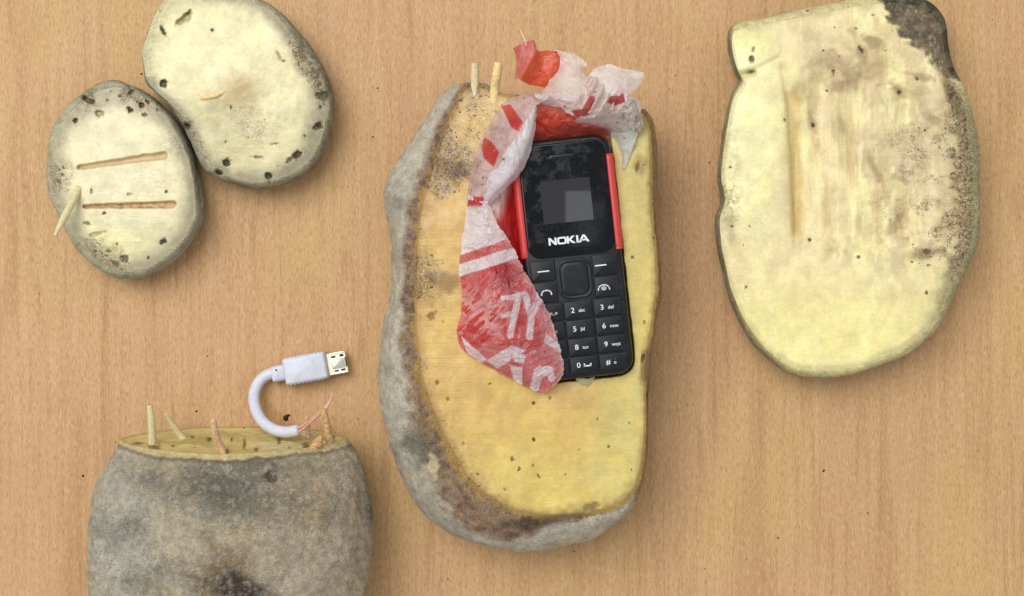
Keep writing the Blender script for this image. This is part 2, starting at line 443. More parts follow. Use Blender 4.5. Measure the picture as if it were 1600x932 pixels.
# ---- slice A: small round slice with two channels
A_sil = [(190, 127), (160, 129), (126, 147), (93, 180), (77, 213), (73, 263), (80, 310), (93, 338), (110, 373), (126, 396), (156, 423), (193, 435), (233, 431),
         (266, 413), (293, 386), (309, 359), (317, 330), (314, 290), (306, 253), (293, 218), (273, 185), (246, 157), (220, 138)]
A_c = (195, 282)
def inset(poly, c, f): return [(c[0] + (x - c[0]) * f(x, y), c[1] + (y - c[1]) * f(x, y)) for x, y in poly]
A_face = inset(A_sil, A_c, lambda x, y: 0.93 - 0.03 * (x > 260) - 0.015 * (y > 390))
A_p = [(140, 158, 9, 3.2, 25, 1.2, .9), (132, 153, 5, 3, 30, .8, .8), (204, 145, 5, 2.6, -40, 1, .9), (221, 165, 3.6, 4.6, 0, 1.3, .8), (231, 160, 4, 2, 50, .7, .8), (203, 172, 3.8, 4.2, 0, 1.4, .85),
       (155, 178, 5.5, 4.6, 0, 1.1, .35), (118, 189, 3.5, 3.5, 0, 1, .8), (226, 180, 4, 2.6, 0, .8, .55), (260, 300, 2.4, 2.4, 0, .5, .7), (163, 333, 2.6, 2.4, 0, .5, .8),
       (256, 377, 6, 3.4, -35, 1, .8), (195, 404, 5, 6, 10, 1, .65), (136, 349, 5, 2.4, 15, .6, .6), (143, 299, 2.4, 3.4, 0, .5, .5), (187, 150, 2.4, 2.4, 0, .4, .7), (150, 366, 12, 3, -10, .5, .4),
       (98, 273, 3, 2.4, 0, .4, .6), (92, 284, 4, 2, 40, .4, .6), (170, 393, 4, 2.6, 0, .5, .6), (180, 412, 6, 3, 40, .5, .55), (203, 304, 4.5, 2.2, -10, .5, .35), (168, 157, 2, 2, 0, .3, .7), (246, 172, 2.4, 2, 0, .3, .6), (183, 382, 2.4, 2, 0, .3, .6)]
def tseg(px, py, x0, y0, x1, y1, w0, w1, soft=1.0):
    vx, vy = x1 - x0, y1 - y0; L = math.hypot(vx, vy)
    t = ((px - x0) * vx + (py - y0) * vy) / L ** 2; tc = np.clip(t, 0, 1)
    jx = 2.2 * (fbm(px / 9, py / 30, 0, 3, 17) - .5)
    d = np.hypot(px - x0 - tc * vx, py - y0 - tc * vy + jx)
    w = w0 + (w1 - w0) * tc
    return (1 - sst(w / 2 - soft, w / 2 + soft, d))
def A_groove(px, py):
    g1 = tseg(px, py, 124, 262, 256, 243, 6, 11, 2.2); g2 = tseg(px, py, 132, 323, 270, 320, 5, 10.5, 2.0)
    g3 = seg(px, py, 122, 296, 114, 312, 9, 3) * 0.4
    return g1, g2, g3
def A_z(px, py):
    d, _ = pits(px, py, A_p, 3)
    g1, g2, g3 = A_groove(px, py)
    r2 = ((px - 195) / 122) ** 2 + ((py - 282) / 154) ** 2
    return 15.4 - 2.6 * r2 ** 1.6 + (fbm(px / 34, py / 34, 0, 4, 5) - 0.5) * 0.6 - d - 1.5 * g1 - 1.6 * g2 - 0.8 * g3 - 0.0 * px
def A_col(px, py, R):
    c = np.ones(px.shape + (3,)) * lin((230, 218, 174))
    c = mixc(c, lin((206, 204, 172)), fbm(px / 40, py / 40, 0, 3, 8) * 0.7)
    c = mixc(c, lin((226, 220, 160)), blob(px, py, 190, 385, 60, 30, 0, .7) * 0.6)
    edge = sst(0.72, 1.0, R + 0.10 * (fbm(px / 14, py / 14, 0, 3, 9) - 0.5) + 0.13 * sst(215, 140, py))
    c = mixc(c, lin((158, 152, 126)), edge * 0.8)
    g1, g2, g3 = A_groove(px, py)
    nz = fbm(px / 5, py / 3, 0, 3, 4)
    c = mixc(c, lin((204, 166, 118)), np.maximum(g1 * (.6 + .3 * nz), g2 * .9)); c = mixc(c, lin((166, 116, 72)), g2 * sst(.4, .7, nz) * .8)
    c = mixc(c, lin((205, 196, 130)), g3)
    _, k = pits(px, py, A_p, 3)
    c = mixc(c, lin((52, 44, 28)), k * .95)
    sp = 0.04 + 0.75 * sst(200, 140, py) * sst(.35, .6, fbm(px / 22, py / 22, 0, 3, 12)) + 0.6 * blob(px, py, 95, 275, 22, 30) + 0.6 * blob(px, py, 165, 395, 45, 22, 35) + 0.35 * blob(px, py, 262, 232, 25, 25) + 0.3 * edge + .3 * blob(px, py, 112, 210, 26, 26)
    return c, np.clip(sp, 0, 1)
def grey_skin(dark_fn=None, base=(158, 156, 146), lip=(196, 190, 158), lip_w=0.12):
    def f(px, py, s):
        c = np.ones(px.shape + (3,)) * lin(base)
        c = mixc(c, lin((112, 110, 102)), sst(.42, .66, fbm(px / 24, py / 24, s * 2, 4, 33)) * .7)
        c = mixc(c, lin((176, 176, 172)), sst(.5, .7, fbm(px / 13 + 40, py / 13, s * 2, 4, 37)) * .5)
        c = mixc(c, lin(lip), (1 - sst(lip_w * .4, lip_w, s + .1 * (fbm(px / 8, py / 8, 0, 2, 2) - .5))) * .8)
        sp = np.full(px.shape, 0.22)
        if dark_fn: c, sp = dark_fn(px, py, s, c, sp)
        return c, np.clip(sp, 0, 1)
    return f
def A_dark(px, py, s, c, sp):
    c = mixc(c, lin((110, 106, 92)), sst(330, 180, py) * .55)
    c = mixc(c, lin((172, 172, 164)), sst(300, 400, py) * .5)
    return c, sp
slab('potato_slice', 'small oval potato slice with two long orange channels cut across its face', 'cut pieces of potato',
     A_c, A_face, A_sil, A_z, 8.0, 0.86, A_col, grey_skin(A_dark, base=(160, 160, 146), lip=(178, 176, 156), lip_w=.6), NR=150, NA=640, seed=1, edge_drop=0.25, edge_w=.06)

# ---- slice B
B_sil = [(255, 2), (241, 29), (223, 77), (224, 97), (230, 128), (244, 146), (266, 168), (284, 193), (298, 219), (311, 250), (323, 269), (343, 281), (364, 288), (397, 296), (436, 292),
         (475, 275), (499, 251), (514, 217), (521, 169), (511, 121), (484, 72), (460, 43), (430, 14), (398, -4), (370, -14), (320, -20), (278, -14)]
B_c = (372, 140)
B_face = inset(B_sil, B_c, lambda x, y: 0.965 if x < 330 and y < 150 else (0.92 if y > 180 or x > 450 else 0.94))
B_p = [(289, 28, 14, 5.5, -40, 1.8, .35), (293, 22, 6, 3, -50, 1.8, .7), (256, 51, 9, 3, 62, 1.2, .85), (332, 47, 2.4, 2.4, 0, .5, .8), (255, 131, 7, 5, 0, 1.5, .95), (292, 197, 6.5, 5.5, 20, 1.4, .95),
       (497, 197, 8, 4.6, -50, 1.2, .95), (503, 151, 9, 6, 0, 1.2, .55), (463, 243, 8, 4.5, -25, 1.2, .9), (453, 250, 6, 3, -30, .8, .6), (420, 276, 5.5, 5.5, 0, 1.4, .9), (354, 255, 5.5, 5.5, 0, 1.4, .85), (342, 269, 7, 3.5, 30, 1, .8),
       (436, 87, 2.5, 7, -30, .4, .35), (402, 246, 8, 2.2, 5, .5, .55), (501, 168, 2.6, 2.6, 0, .5, .7), (443, 96, 2.4, 2, 0, .4, .5), (430, 225, 7, 1.6, -10, .3, .4)]
def B_z(px, py):
    d, _ = pits(px, py, B_p, 23)
    r2 = ((px - 372) / 150) ** 2 + ((py - 140) / 158) ** 2
    return 16.2 - 2.8 * r2 ** 1.7 + (fbm(px / 44, py / 44, 0, 4, 45) - 0.5) * 0.9 - d - 0.7 * blob(px, py, 380, 165, 34, 26, -20, .8)
def B_col(px, py, R):
    c = np.ones(px.shape + (3,)) * lin((229, 218, 172))
    c = mixc(c, lin((205, 202, 158)), fbm(px / 45, py / 45, 0, 3, 48) * .6)
    c = mixc(c, lin((226, 222, 172)), blob(px, py, 320, 60, 80, 50, 0, .7) * .6)
    c = mixc(c, lin((176, 140, 88)), blob(px, py, 378, 150, 32, 26, 40, .8, .5, 4) * .6)
    c = mixc(c, lin((168, 160, 112)), blob(px, py, 345, 200, 60, 45, 20, .8, .5, 6) * .55)
    edge = sst(0.80, 1.0, R + 0.10 * (fbm(px / 14, py / 14, 0, 3, 49) - 0.5) + .07 * sst(400, 480, px))
    c = mixc(c, lin((146, 142, 122)), edge * (.75 + .0 * px) * (1 - .7 * (px < 300) * (py < 120)))
    c = mixc(c, lin((120, 104, 78)), sst(.45, .65, fbm(px / 10, py / 10, 0, 3, 5)) * blob(px, py, 492, 95, 26, 55, -30, .6) * .8)
    _, k = pits(px, py, B_p, 23)
    c = mixc(c, lin((40, 33, 20)), k * .95)
    sp = 0.03 + .35 * blob(px, py, 350, 200, 65, 50) + .5 * blob(px, py, 490, 100, 25, 65, -30) + .55 * edge + .35 * blob(px, py, 420, 185, 55, 40) + .3 * blob(px, py, 440, 100, 40, 20)
    return c, np.clip(sp, 0, 1)
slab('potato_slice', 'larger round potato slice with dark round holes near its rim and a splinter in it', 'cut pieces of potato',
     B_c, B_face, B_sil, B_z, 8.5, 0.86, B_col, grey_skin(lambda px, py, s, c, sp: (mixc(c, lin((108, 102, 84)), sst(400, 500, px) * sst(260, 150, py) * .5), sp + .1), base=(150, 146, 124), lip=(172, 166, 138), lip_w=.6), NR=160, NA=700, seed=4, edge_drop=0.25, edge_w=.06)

# ---- C: hollowed half potato that holds the telephone
C_c = (840, 470)
C_sil = [(723, 131), (700, 137), (680, 160), (661, 190), (640, 223), (620, 253), (605, 283), (602, 303), (607, 336), (615, 373), (613, 427), (604, 489), (597, 540), (594, 592),
         (597, 646), (607, 697), (631, 752), (662, 804), (710, 836), (772, 853), (820, 859), (872, 853), (923, 841), (961, 817), (985, 795), (1002, 759), (1010, 714), (1012, 663), (1013, 622),
         (1015, 580), (1018, 552), (1027, 492), (1033, 454), (1031, 403), (1026, 351), (1024, 300), (1025, 253), (1022, 200), (1014, 180), (1000, 170), (960, 158), (900, 150), (840, 148), (800, 148), (770, 140), (745, 130)]
C_face = [(727, 134), (710, 166), (694, 205), (680, 240), (668, 285), (656, 330), (650, 380), (649, 430), (648, 480), (650, 530), (656, 580), (670, 630), (692, 680), (716, 725), (746, 765),
          (790, 793), (830, 806), (880, 810), (930, 803), (966, 794), (988, 772), (1001, 742), (1007, 700), (1009, 650), (1009, 605), (1011, 575), (1014, 550), (1022, 490), (1027, 452), (1026, 403), (1021, 351),
          (1018, 300), (1018, 253), (1016, 205), (1008, 186), (996, 177), (958, 164), (900, 156), (840, 154), (800, 149), (770, 141.5), (748, 132)]
PH = (895, 403); TH = math.radians(6.2)
def phone_uv(px, py):
    dx = px - PH[0]; dy = py - PH[1]; c, s = math.cos(TH), math.sin(TH)
    return dx * c - dy * s, dx * s + dy * c
C_p = [(834, 630, 2.4, 2.4, 0, .4, .9), (834, 687, 2.6, 2.6, 0, .4, .95), (800, 717, 4, 3, 60, .4, .7), (842, 745, 4, 1.6, 60, .3, .7), (833, 728, 1.5, 3, 0, .3, .6), (951, 698, 2.2, 2.2, 0, .3, .7),
       (766, 600, 3, 1.6, -30, .3, .7), (683, 598, 2.5, 3.5, 0, .3, .7), (724, 694, 2, 2.2, 0, .3, .7), (983, 661, 2.5, 1.4, 0, .3, .6), (905, 703, 2, 1.4, 0, .3, .5), (675, 494, 5, 7, 30, .5, .65),
       (789, 765, 2, 2, 0, .3, .5), (934, 656, 1.4, 3.5, 0, .3, .5), (860, 622, 1.6, 3, 0, .3, .5), (700, 624, 2, 3, 0, .3, .6), (884, 742, 1.8, 1.4, 0, .3, .4), (988, 402, 2.2, 2.2, 0, .3, .7), (996, 262, 3, 6, 0, .4, .5),
       (925, 793, 12, 6, -10, .6, .35), (1007, 505, 1.6, 3, 0, .3, .6), (1005, 560, 2, 7, 15, .5, .7)]
def C_z(px, py):
    d, _ = pits(px, py, C_p, 61)
    u, v = phone_uv(px, py)
    z = 32.5 - 2.2 * sst(640, 1020, px) * 0.0 - 3.0 * blob(px, py, 690, 200, 70, 90, 20, .9, .1) - 4.0 * sst(240, 120, py) + (fbm(px / 90, py / 90, 0, 4, 62) - 0.5) * 1.3
    z = z - 5.0 * sst(120, 0, np.minimum(px - 640, 200) + 0 * py) * 0.25
    # recess for the telephone and its bag: wider on the left and above
    qx_ = np.abs(u + 13) - (91.5 - 27); qy_ = np.abs(v + 16) - (206.5 - 27)
    q = np.hypot(np.maximum(qx_, 0), np.maximum(qy_, 0)) + np.minimum(np.maximum(qx_, qy_), 0) - 27
    rec = 1 - sst(-4, 2.5, q + 2.5 * (fbm(px / 14, py / 14, 0, 2, 66) - .5))
    rec *= sst(168, 190, py)
    z = z * (1 - rec) + 25.0 * rec
    dirt = blob(px, py, 700, 262, 40, 18, 15, .6, .6, 3)
    return z - d + 0.6 * dirt * fbm(px / 4, py / 4, 0, 2, 1)
def C_col(px, py, R):
    c = np.ones(px.shape + (3,)) * lin((205, 168, 94))
    c = mixc(c, lin((210, 189, 104)), sst(600, 780, py) * .9)
    c = mixc(c, lin((202, 171, 108)), sst(330, 180, py) * .95)
    c = mixc(c, lin((202, 188, 116)), sst(880, 980, px) * .9)
    c = mixc(c, lin((196, 164, 98)), blob(px, py, 840, 610, 90, 45, 10, .8, .4, 2) * .6)
    c = mixc(c, lin((218, 190, 98)), sst(.45, .7, fbm(px / 40, py / 60, 0, 3, 64)) * .4 * sst(350, 450, py))
    nz = fbm(px / 9, py / 9, 0, 3, 65)
    edge = sst(.93, 1.0, R + .05 * (nz - .5))
    c = mixc(c, lin((150, 118, 64)), edge * .8)
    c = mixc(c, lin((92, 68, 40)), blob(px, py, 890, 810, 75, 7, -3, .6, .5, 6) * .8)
    c = mixc(c, lin((118, 88, 50)), blob(px, py, 700, 262, 38, 17, 12, .5, .8, 3) * .85)
    c = mixc(c, lin((66, 48, 28)), blob(px, py, 706, 264, 24, 11, 20, .4, .9, 8) * .8)
    c = mixc(c, lin((72, 52, 30)), blob(px, py, 712, 268, 15, 6, 5, .4, .8, 5) * .7)
    c = mixc(c, lin((130, 96, 48)), blob(px, py, 690, 440, 28, 17, 15, .6, .8, 7) * .75)
    c = mixc(c, lin((96, 68, 36)), blob(px, py, 672, 432, 10, 7, 15, .6, .8, 9) * .7)
    c = mixc(c, lin((86, 66, 40)), blob(px, py, 722, 135, 22, 10, 0, .6, .7, 4) * .7)
    c = mixc(c, lin((120, 92, 50)), blob(px, py, 1009, 570, 8, 26, 8, .5, .6, 4) * .8)
    c = mixc(c, lin((130, 104, 56)), blob(px, py, 1000, 262, 10, 16, 0, .6, .6, 4) * .6)
    c = mixc(c, lin((128, 96, 58)), sst(.62, .92, 1 - np.abs(px - (655 + 0 * px)) / 30) * 0)
    _, k = pits(px, py, C_p, 61)
    c = mixc(c, lin((44, 34, 20)), k * .95)
    left = 1 - sst(0, 75, px - np.interp(py, [130, 200, 285, 380, 480, 580, 680, 765], [720, 696, 668, 650, 648, 656, 692, 746]))
    c = mixc(c, lin((178, 140, 84)), left * sst(.25, .6, fbm(px / 16, py / 22, 0, 3, 70)) * .5)
    sp = .02 + .5 * sst(330, 200, py) * sst(820, 760, px) + .6 * left * sst(.3, .55, fbm(px / 30, py / 30, 0, 3, 68)) + .6 * blob(px, py, 700, 262, 60, 45) + .45 * blob(px, py, 680, 440, 45, 40) + .15 * edge + .4 * edge * sst(700, 820, py) + .35 * blob(px, py, 1005, 260, 20, 60)
    return c, np.clip(sp, 0, 1)
def C_dark(px, py, s, c, sp):
    c = mixc(c, lin((188, 178, 156)), 0.6 + 0 * px)
    nz = fbm(px / 16, py / 16, s, 4, 71)
    # brown torn band beside the face
    bw = np.interp(py, [120, 200, 300, 400, 500, 600, 660, 740, 790, 830], [.24, .22, .16, .30, .26, .17, .24, .32, .40, .50]) * sst(900, 780, px)
    band = 1 - sst(bw - .10, bw + .08, s + .22 * (nz - .5))
    c = mixc(c, lin((134, 108, 84)), band * .9)
    c = mixc(c, lin((100, 80, 68)), band * sst(.5, .65, fbm(px / 9, py / 9, 0, 3, 73)) * .7)
    c = mixc(c, lin((170, 136, 104)), band * sst(.58, .72, fbm(px / 6 + 9, py / 6, 0, 3, 74)) * .6)
    c = mixc(c, lin((92, 90, 76)), blob(px, py, 655, 700, 30, 22, 30, .6, .6, 3) * .75)
    c = mixc(c, lin((206, 190, 150)), blob(px, py, 676, 728, 8, 16, -10, .4, .6, 3) * .85)
    c = mixc(c, lin((110, 108, 102)), blob(px, py, 622, 318, 12, 10, 0, .6, .6, 3) * .5)
    c = mixc(c, lin((74, 62, 48)), sst(.9, .6, s) * sst(980, 1000, px) * (1 - sst(.05, .4, s)) * .8)
    c = mixc(c, lin((142, 106, 60)), sst(940, 1000, px) * sst(800, 760, py) * .8)
    c = mixc(c, lin((60, 48, 34)), blob(px, py, 1000, 600, 40, 14, 90, .6, .8, 3) * .7)
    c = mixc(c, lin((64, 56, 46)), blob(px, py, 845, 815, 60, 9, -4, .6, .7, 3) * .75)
    return c, sp + .25 * band
slab('hollowed_potato', 'large halved potato with yellow cut face holding the telephone, rough grey skin on its left', 'cut pieces of potato',
     C_c, C_face, C_sil, C_z, 15.0, 0.80, C_col, grey_skin(C_dark, base=(176, 173, 160), lip=(176, 148, 96), lip_w=.05), NR=270, NA=1000, NS=60, seed=7, edge_drop=0.6, edge_w=.012, lump=.9, sil_wob=1.6, blend=(0.0, 0.06))

# ---- D: right-hand slab, hollowed lid
D_c = (1335, 320)
D_sil = [(1140, 45), (1150, 38), (1186, 31), (1238, 17), (1296, 6), (1340, -3), (1380, -8), (1420, -6), (1450, 3), (1468, 20), (1476, 40), (1479, 69), (1488, 103), (1504, 134), (1516, 172), (1526, 213),
         (1531, 257), (1533, 319), (1528, 383), (1512, 417), (1495, 451), (1474, 496), (1454, 523), (1416, 554), (1382, 568), (1330, 587), (1282, 591), (1238, 587), (1203, 565), (1176, 537), (1155, 503),
         (1138, 458), (1128, 417), (1121, 383), (1119, 345), (1127, 318), (1126, 300), (1121, 278), (1123, 250), (1129, 206), (1135, 172), (1143, 146), (1156, 124), (1149, 108), (1141, 82), (1138, 60)]
D_face = inset(D_sil, D_c, lambda x, y: 0.972 - 0.03 * float(sst(1440, 1520, x)) * float(sst(120, 220, y)) - .02 * float(sst(450, 560, y)) - .012 * (y < 30))
D_p = [(1174, 93, 3.4, 6.0, 10, 0.8, 0.85), (1177, 78, 1.7, 5.1, 15, 0.5, 0.6), (1172, 112, 7.6, 2.5, -15, 0.6, 0.8), (1302, 112, 2.5, 5.1, 0, 0.5, 0.7), (1345, 78, 2.5, 6.0, -30, 0.6, 0.7), (1405, 145, 2.5, 2.5, 0, 0.5, 0.9), (1433, 124, 3.4, 2.0, 20, 0.5, 0.8), (1270, 196, 2.5, 3.4, 0, 0.5, 0.8), (1226, 188, 1.7, 2.5, 0, 0.4, 0.7), (1141, 262, 1.9, 1.9, 0, 0.3, 0.9), (1487, 151, 3.4, 3.4, 0, 0.6, 0.9), (1265, 375, 2.5, 2.5, 0, 0.5, 0.9), (1341, 402, 2.5, 2.5, 0, 0.5, 0.9), (1166, 449, 2.2, 2.2, 0, 0.4, 0.9), (1448, 458, 2.4, 2.5, 0, 0.4, 0.8), (1448, 394, 6.0, 4.2, 0, 0.5, 0.65), (1425, 410, 2.5, 1.5, 0, 0.3, 0.7), (1451, 415, 3.4, 2.0, 0, 0.3, 0.6), (1262, 17, 2.5, 1.7, 0, 0.3, 0.9), (1304, 43, 1.7, 1.7, 0, 0.3, 0.8), (1338, 45, 2.5, 1.7, 0, 0.3, 0.6), (1364, 24, 2.5, 1.7, 0, 0.3, 0.7), (1445, 204, 1.7, 1.7, 0, 0.3, 0.8)]
def D_skinpatch(px, py):
    n = (fbm(px / 7, py / 7, 0, 3, 85) - .5) * 14
    return poly_mask(px + n, py - n, [(1362, -30), (1384, 14), (1396, 40), (1420, 66), (1446, 84), (1466, 108), (1480, 120), (1520, 130), (1500, -30)], 6)
def D_z(px, py):
    d, _ = pits(px, py, D_p, 81)
    z = 19.0 - 1.2 * sst(380, 560, py) + (fbm(px / 70, py / 70, 0, 4, 82) - .5) * 1.3
    hollow = poly_mask(px + 16 * (fbm(px / 40, py / 40, 0, 3, 94) - .5) * sst(1240, 1290, px), py + 50 * (fbm(px / 34, py / 34, 0, 3, 95) - .5), [(1240, 150), (1262, 120), (1300, 100), (1390, 110), (1440, 150), (1462, 220), (1470, 330), (1420, 372), (1360, 400), (1290, 384), (1243, 372), (1234, 300)], 20)
    z = z - 2.1 * hollow
    wv = 6 * np.sin(py / 60.0)
    for x0, w, dp, y1 in ((1274, 9, .8, 340), (1325, 17, .35, 380), (1392, 22, .35, 400), (1418, 8, .45, 380)):
        z = z - 0.8 * dp * (.4 + 1.2 * fbm(px / 30, py / 55, 0, 2, 97)) * np.exp(-((px - x0 - wv * .5 - (py - 250) * .05) / w) ** 2) * sst(120, 200, py) * sst(y1, y1 - 60, py)
    # deep slot beside the left lump
    xg = np.interp(py, [110, 160, 230, 330, 372], [1222, 1232, 1236, 1241, 1243])
    g = np.exp(-np.where(px < xg, ((px - xg) / 4.0) ** 2, ((px - xg) / 13.0) ** 2)) * sst(112, 160, py) * sst(378, 350, py)
    z = z - 2.6 * g * (.6 + .8 * fbm(px / 30, py / 40, 0, 2, 98))
    lump = blob(px, py, 1185, 215, 46, 110, -3, .5, .12, 2)
    z = z + 1.0 * sst(0, -5, px - xg) * blob(px, py, 1200, 240, 60, 140, 0, .5, .05) + 1.3 * lump + .6 * blob(px, py, 1185, 330, 40, 42, 0, .7, .1)
    z = z - 2.2 * seg(px, py, 1148, 120, 1178, 114, 7, 4) - 1.0 * seg(px, py, 1176, 112, 1215, 92, 6, 5)
    z = z + .5 * (ridge(px / 26, py / 90, 0, 3, 87) - .5) * hollow
    return z - d - .9 * D_skinpatch(px, py) * (1 - fbm(px / 6, py / 6, 0, 3, 88) * .9)
def D_col(px, py, R):
    c = np.ones(px.shape + (3,)) * lin((234, 217, 166))
    c = mixc(c, lin((238, 226, 154)), sst(390, 520, py) * .9)
    c = mixc(c, lin((236, 231, 176)), sst(1240, 1180, px) * sst(400, 330, py) * .9)
    c = mixc(c, lin((232, 226, 152)), blob(px, py, 1172, 62, 34, 26, 0, .7) * .6)
    c = mixc(c, lin((212, 190, 146)), blob(px, py, 1370, 150, 110, 70, 10, .8, .4, 4) * .7)
    c = mixc(c, lin((198, 178, 140)), blob(px, py, 1435, 270, 80, 140, 10, .8, .6, 8) * .75)
    c = mixc(c, lin((240, 232, 170)), sst(.52, .66, fbm(px / 22, py / 60, 0, 4, 99)) * .6)
    c = mixc(c, lin((206, 184, 134)), sst(.52, .66, fbm(px / 14 + 30, py / 50, 0, 4, 96)) * sst(420, 360, py) * sst(1230, 1260, px) * .55)
    c = mixc(c, lin((200, 172, 98)), np.exp(-((px - 1243) / 10.) ** 2) * sst(110, 170, py) * sst(385, 350, py) * .75)
    for x0, y0, rx, ry in ((1275, 220, 8, 50), (1290, 330, 7, 45), (1410, 330, 9, 40), (1330, 240, 7, 50), (1370, 330, 7, 40)):
        c = mixc(c, lin((196, 166, 104)), blob(px, py, x0, y0, rx, ry, -3, .8, .5, int(x0)) * .5)
    for (x0, y0, rx, ry, an, kk) in ((1325, 118, 30, 9, 50, .6), (1318, 132, 22, 7, -30, .6), (1345, 80, 26, 7, 70, .55), (1366, 66, 20, 7, 20, .6), (1402, 140, 16, 5, 50, .6), (1460, 186, 18, 7, 30, .55), (1366, 265, 22, 5, 65, .5),
                                 (1398, 350, 20, 6, -60, .55), (1450, 396, 26, 7, -10, .65), (1430, 118, 24, 4, 15, .55), (1302, 115, 14, 5, 80, .5), (1268, 190, 24, 5, 75, .5), (1315, 195, 22, 5, 80, .35), (1480, 330, 12, 30, 0, .4), (1140, 345, 14, 22, 0, .45), (1175, 280, 26, 7, 40, .2)):
        c = mixc(c, lin((128, 98, 64)), blob(px, py, x0, y0, rx, ry, an, .8, 1.0, int(x0)) * kk)
    c = mixc(c, lin((190, 160, 126)), blob(px, py, 1325, 122, 40, 30, 0, .8, .7, 5) * .5)
    c = mixc(c, lin((170, 138, 92)), blob(px, py, 1365, 80, 26, 24, 0, .8, .7, 6) * .3)
    c = mixc(c, lin((188, 172, 140)), blob(px, py, 1295, 80, 40, 28, 0, .8, .6, 7) * .25)
    nz = fbm(px / 12, py / 12, 0, 3, 89)
    edge = sst(.80, 1.0, R + .14 * (nz - .5)) * sst(1400, 1500, px) * sst(110, 190, py)
    c = mixc(c, lin((120, 110, 88)), edge * .85)
    e2 = sst(.955, 1.0, R + .04 * (nz - .5))
    c = mixc(c, lin((190, 180, 134)), e2 * .6)
    k = D_skinpatch(px, py)
    c = mixc(c, lin((104, 97, 80)), k * .96)
    c = mixc(c, lin((64, 60, 50)), k * sst(.44, .6, fbm(px / 11, py / 11, 0, 4, 91)) * .85)
    rim = blob(px, py, 1485, 145, 9, 50, -22, .5, .5, 3)
    c = mixc(c, lin((96, 86, 66)), rim * .75)
    _, q = pits(px, py, D_p, 81)
    c = mixc(c, lin((46, 37, 22)), q * .9)
    sp = .04 + .35 * sst(1380, 1520, px) * sst(440, 380, py) + .6 * blob(px, py, 1440, 300, 95, 130) * sst(.35, .6, fbm(px / 20, py / 20, 0, 3, 93)) + .28 * blob(px, py, 1360, 110, 110, 60) + .65 * edge + .55 * k + .4 * blob(px, py, 1140, 270, 22, 90) + .25 * blob(px, py, 1150, 345, 35, 60) + .45 * rim + .12 * e2
    return c, np.clip(sp, 0, 1)
def D_dark(px, py, s, c, sp):
    tr = sst(1360, 1400, px) * sst(170, 110, py)
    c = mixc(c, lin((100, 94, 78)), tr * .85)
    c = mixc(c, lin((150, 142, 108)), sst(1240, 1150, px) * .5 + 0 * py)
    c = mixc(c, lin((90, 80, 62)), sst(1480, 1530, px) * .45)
    return c, sp
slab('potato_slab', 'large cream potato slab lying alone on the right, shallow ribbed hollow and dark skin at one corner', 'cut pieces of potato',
     D_c, D_face, D_sil, D_z, 9.5, 0.84, D_col, grey_skin(D_dark, base=(164, 156, 124), lip=(206, 196, 146), lip_w=.7), NR=240, NA=900, NS=40, seed=11, edge_drop=0.3, edge_w=.022, face_wob=.8, sil_wob=1.0)

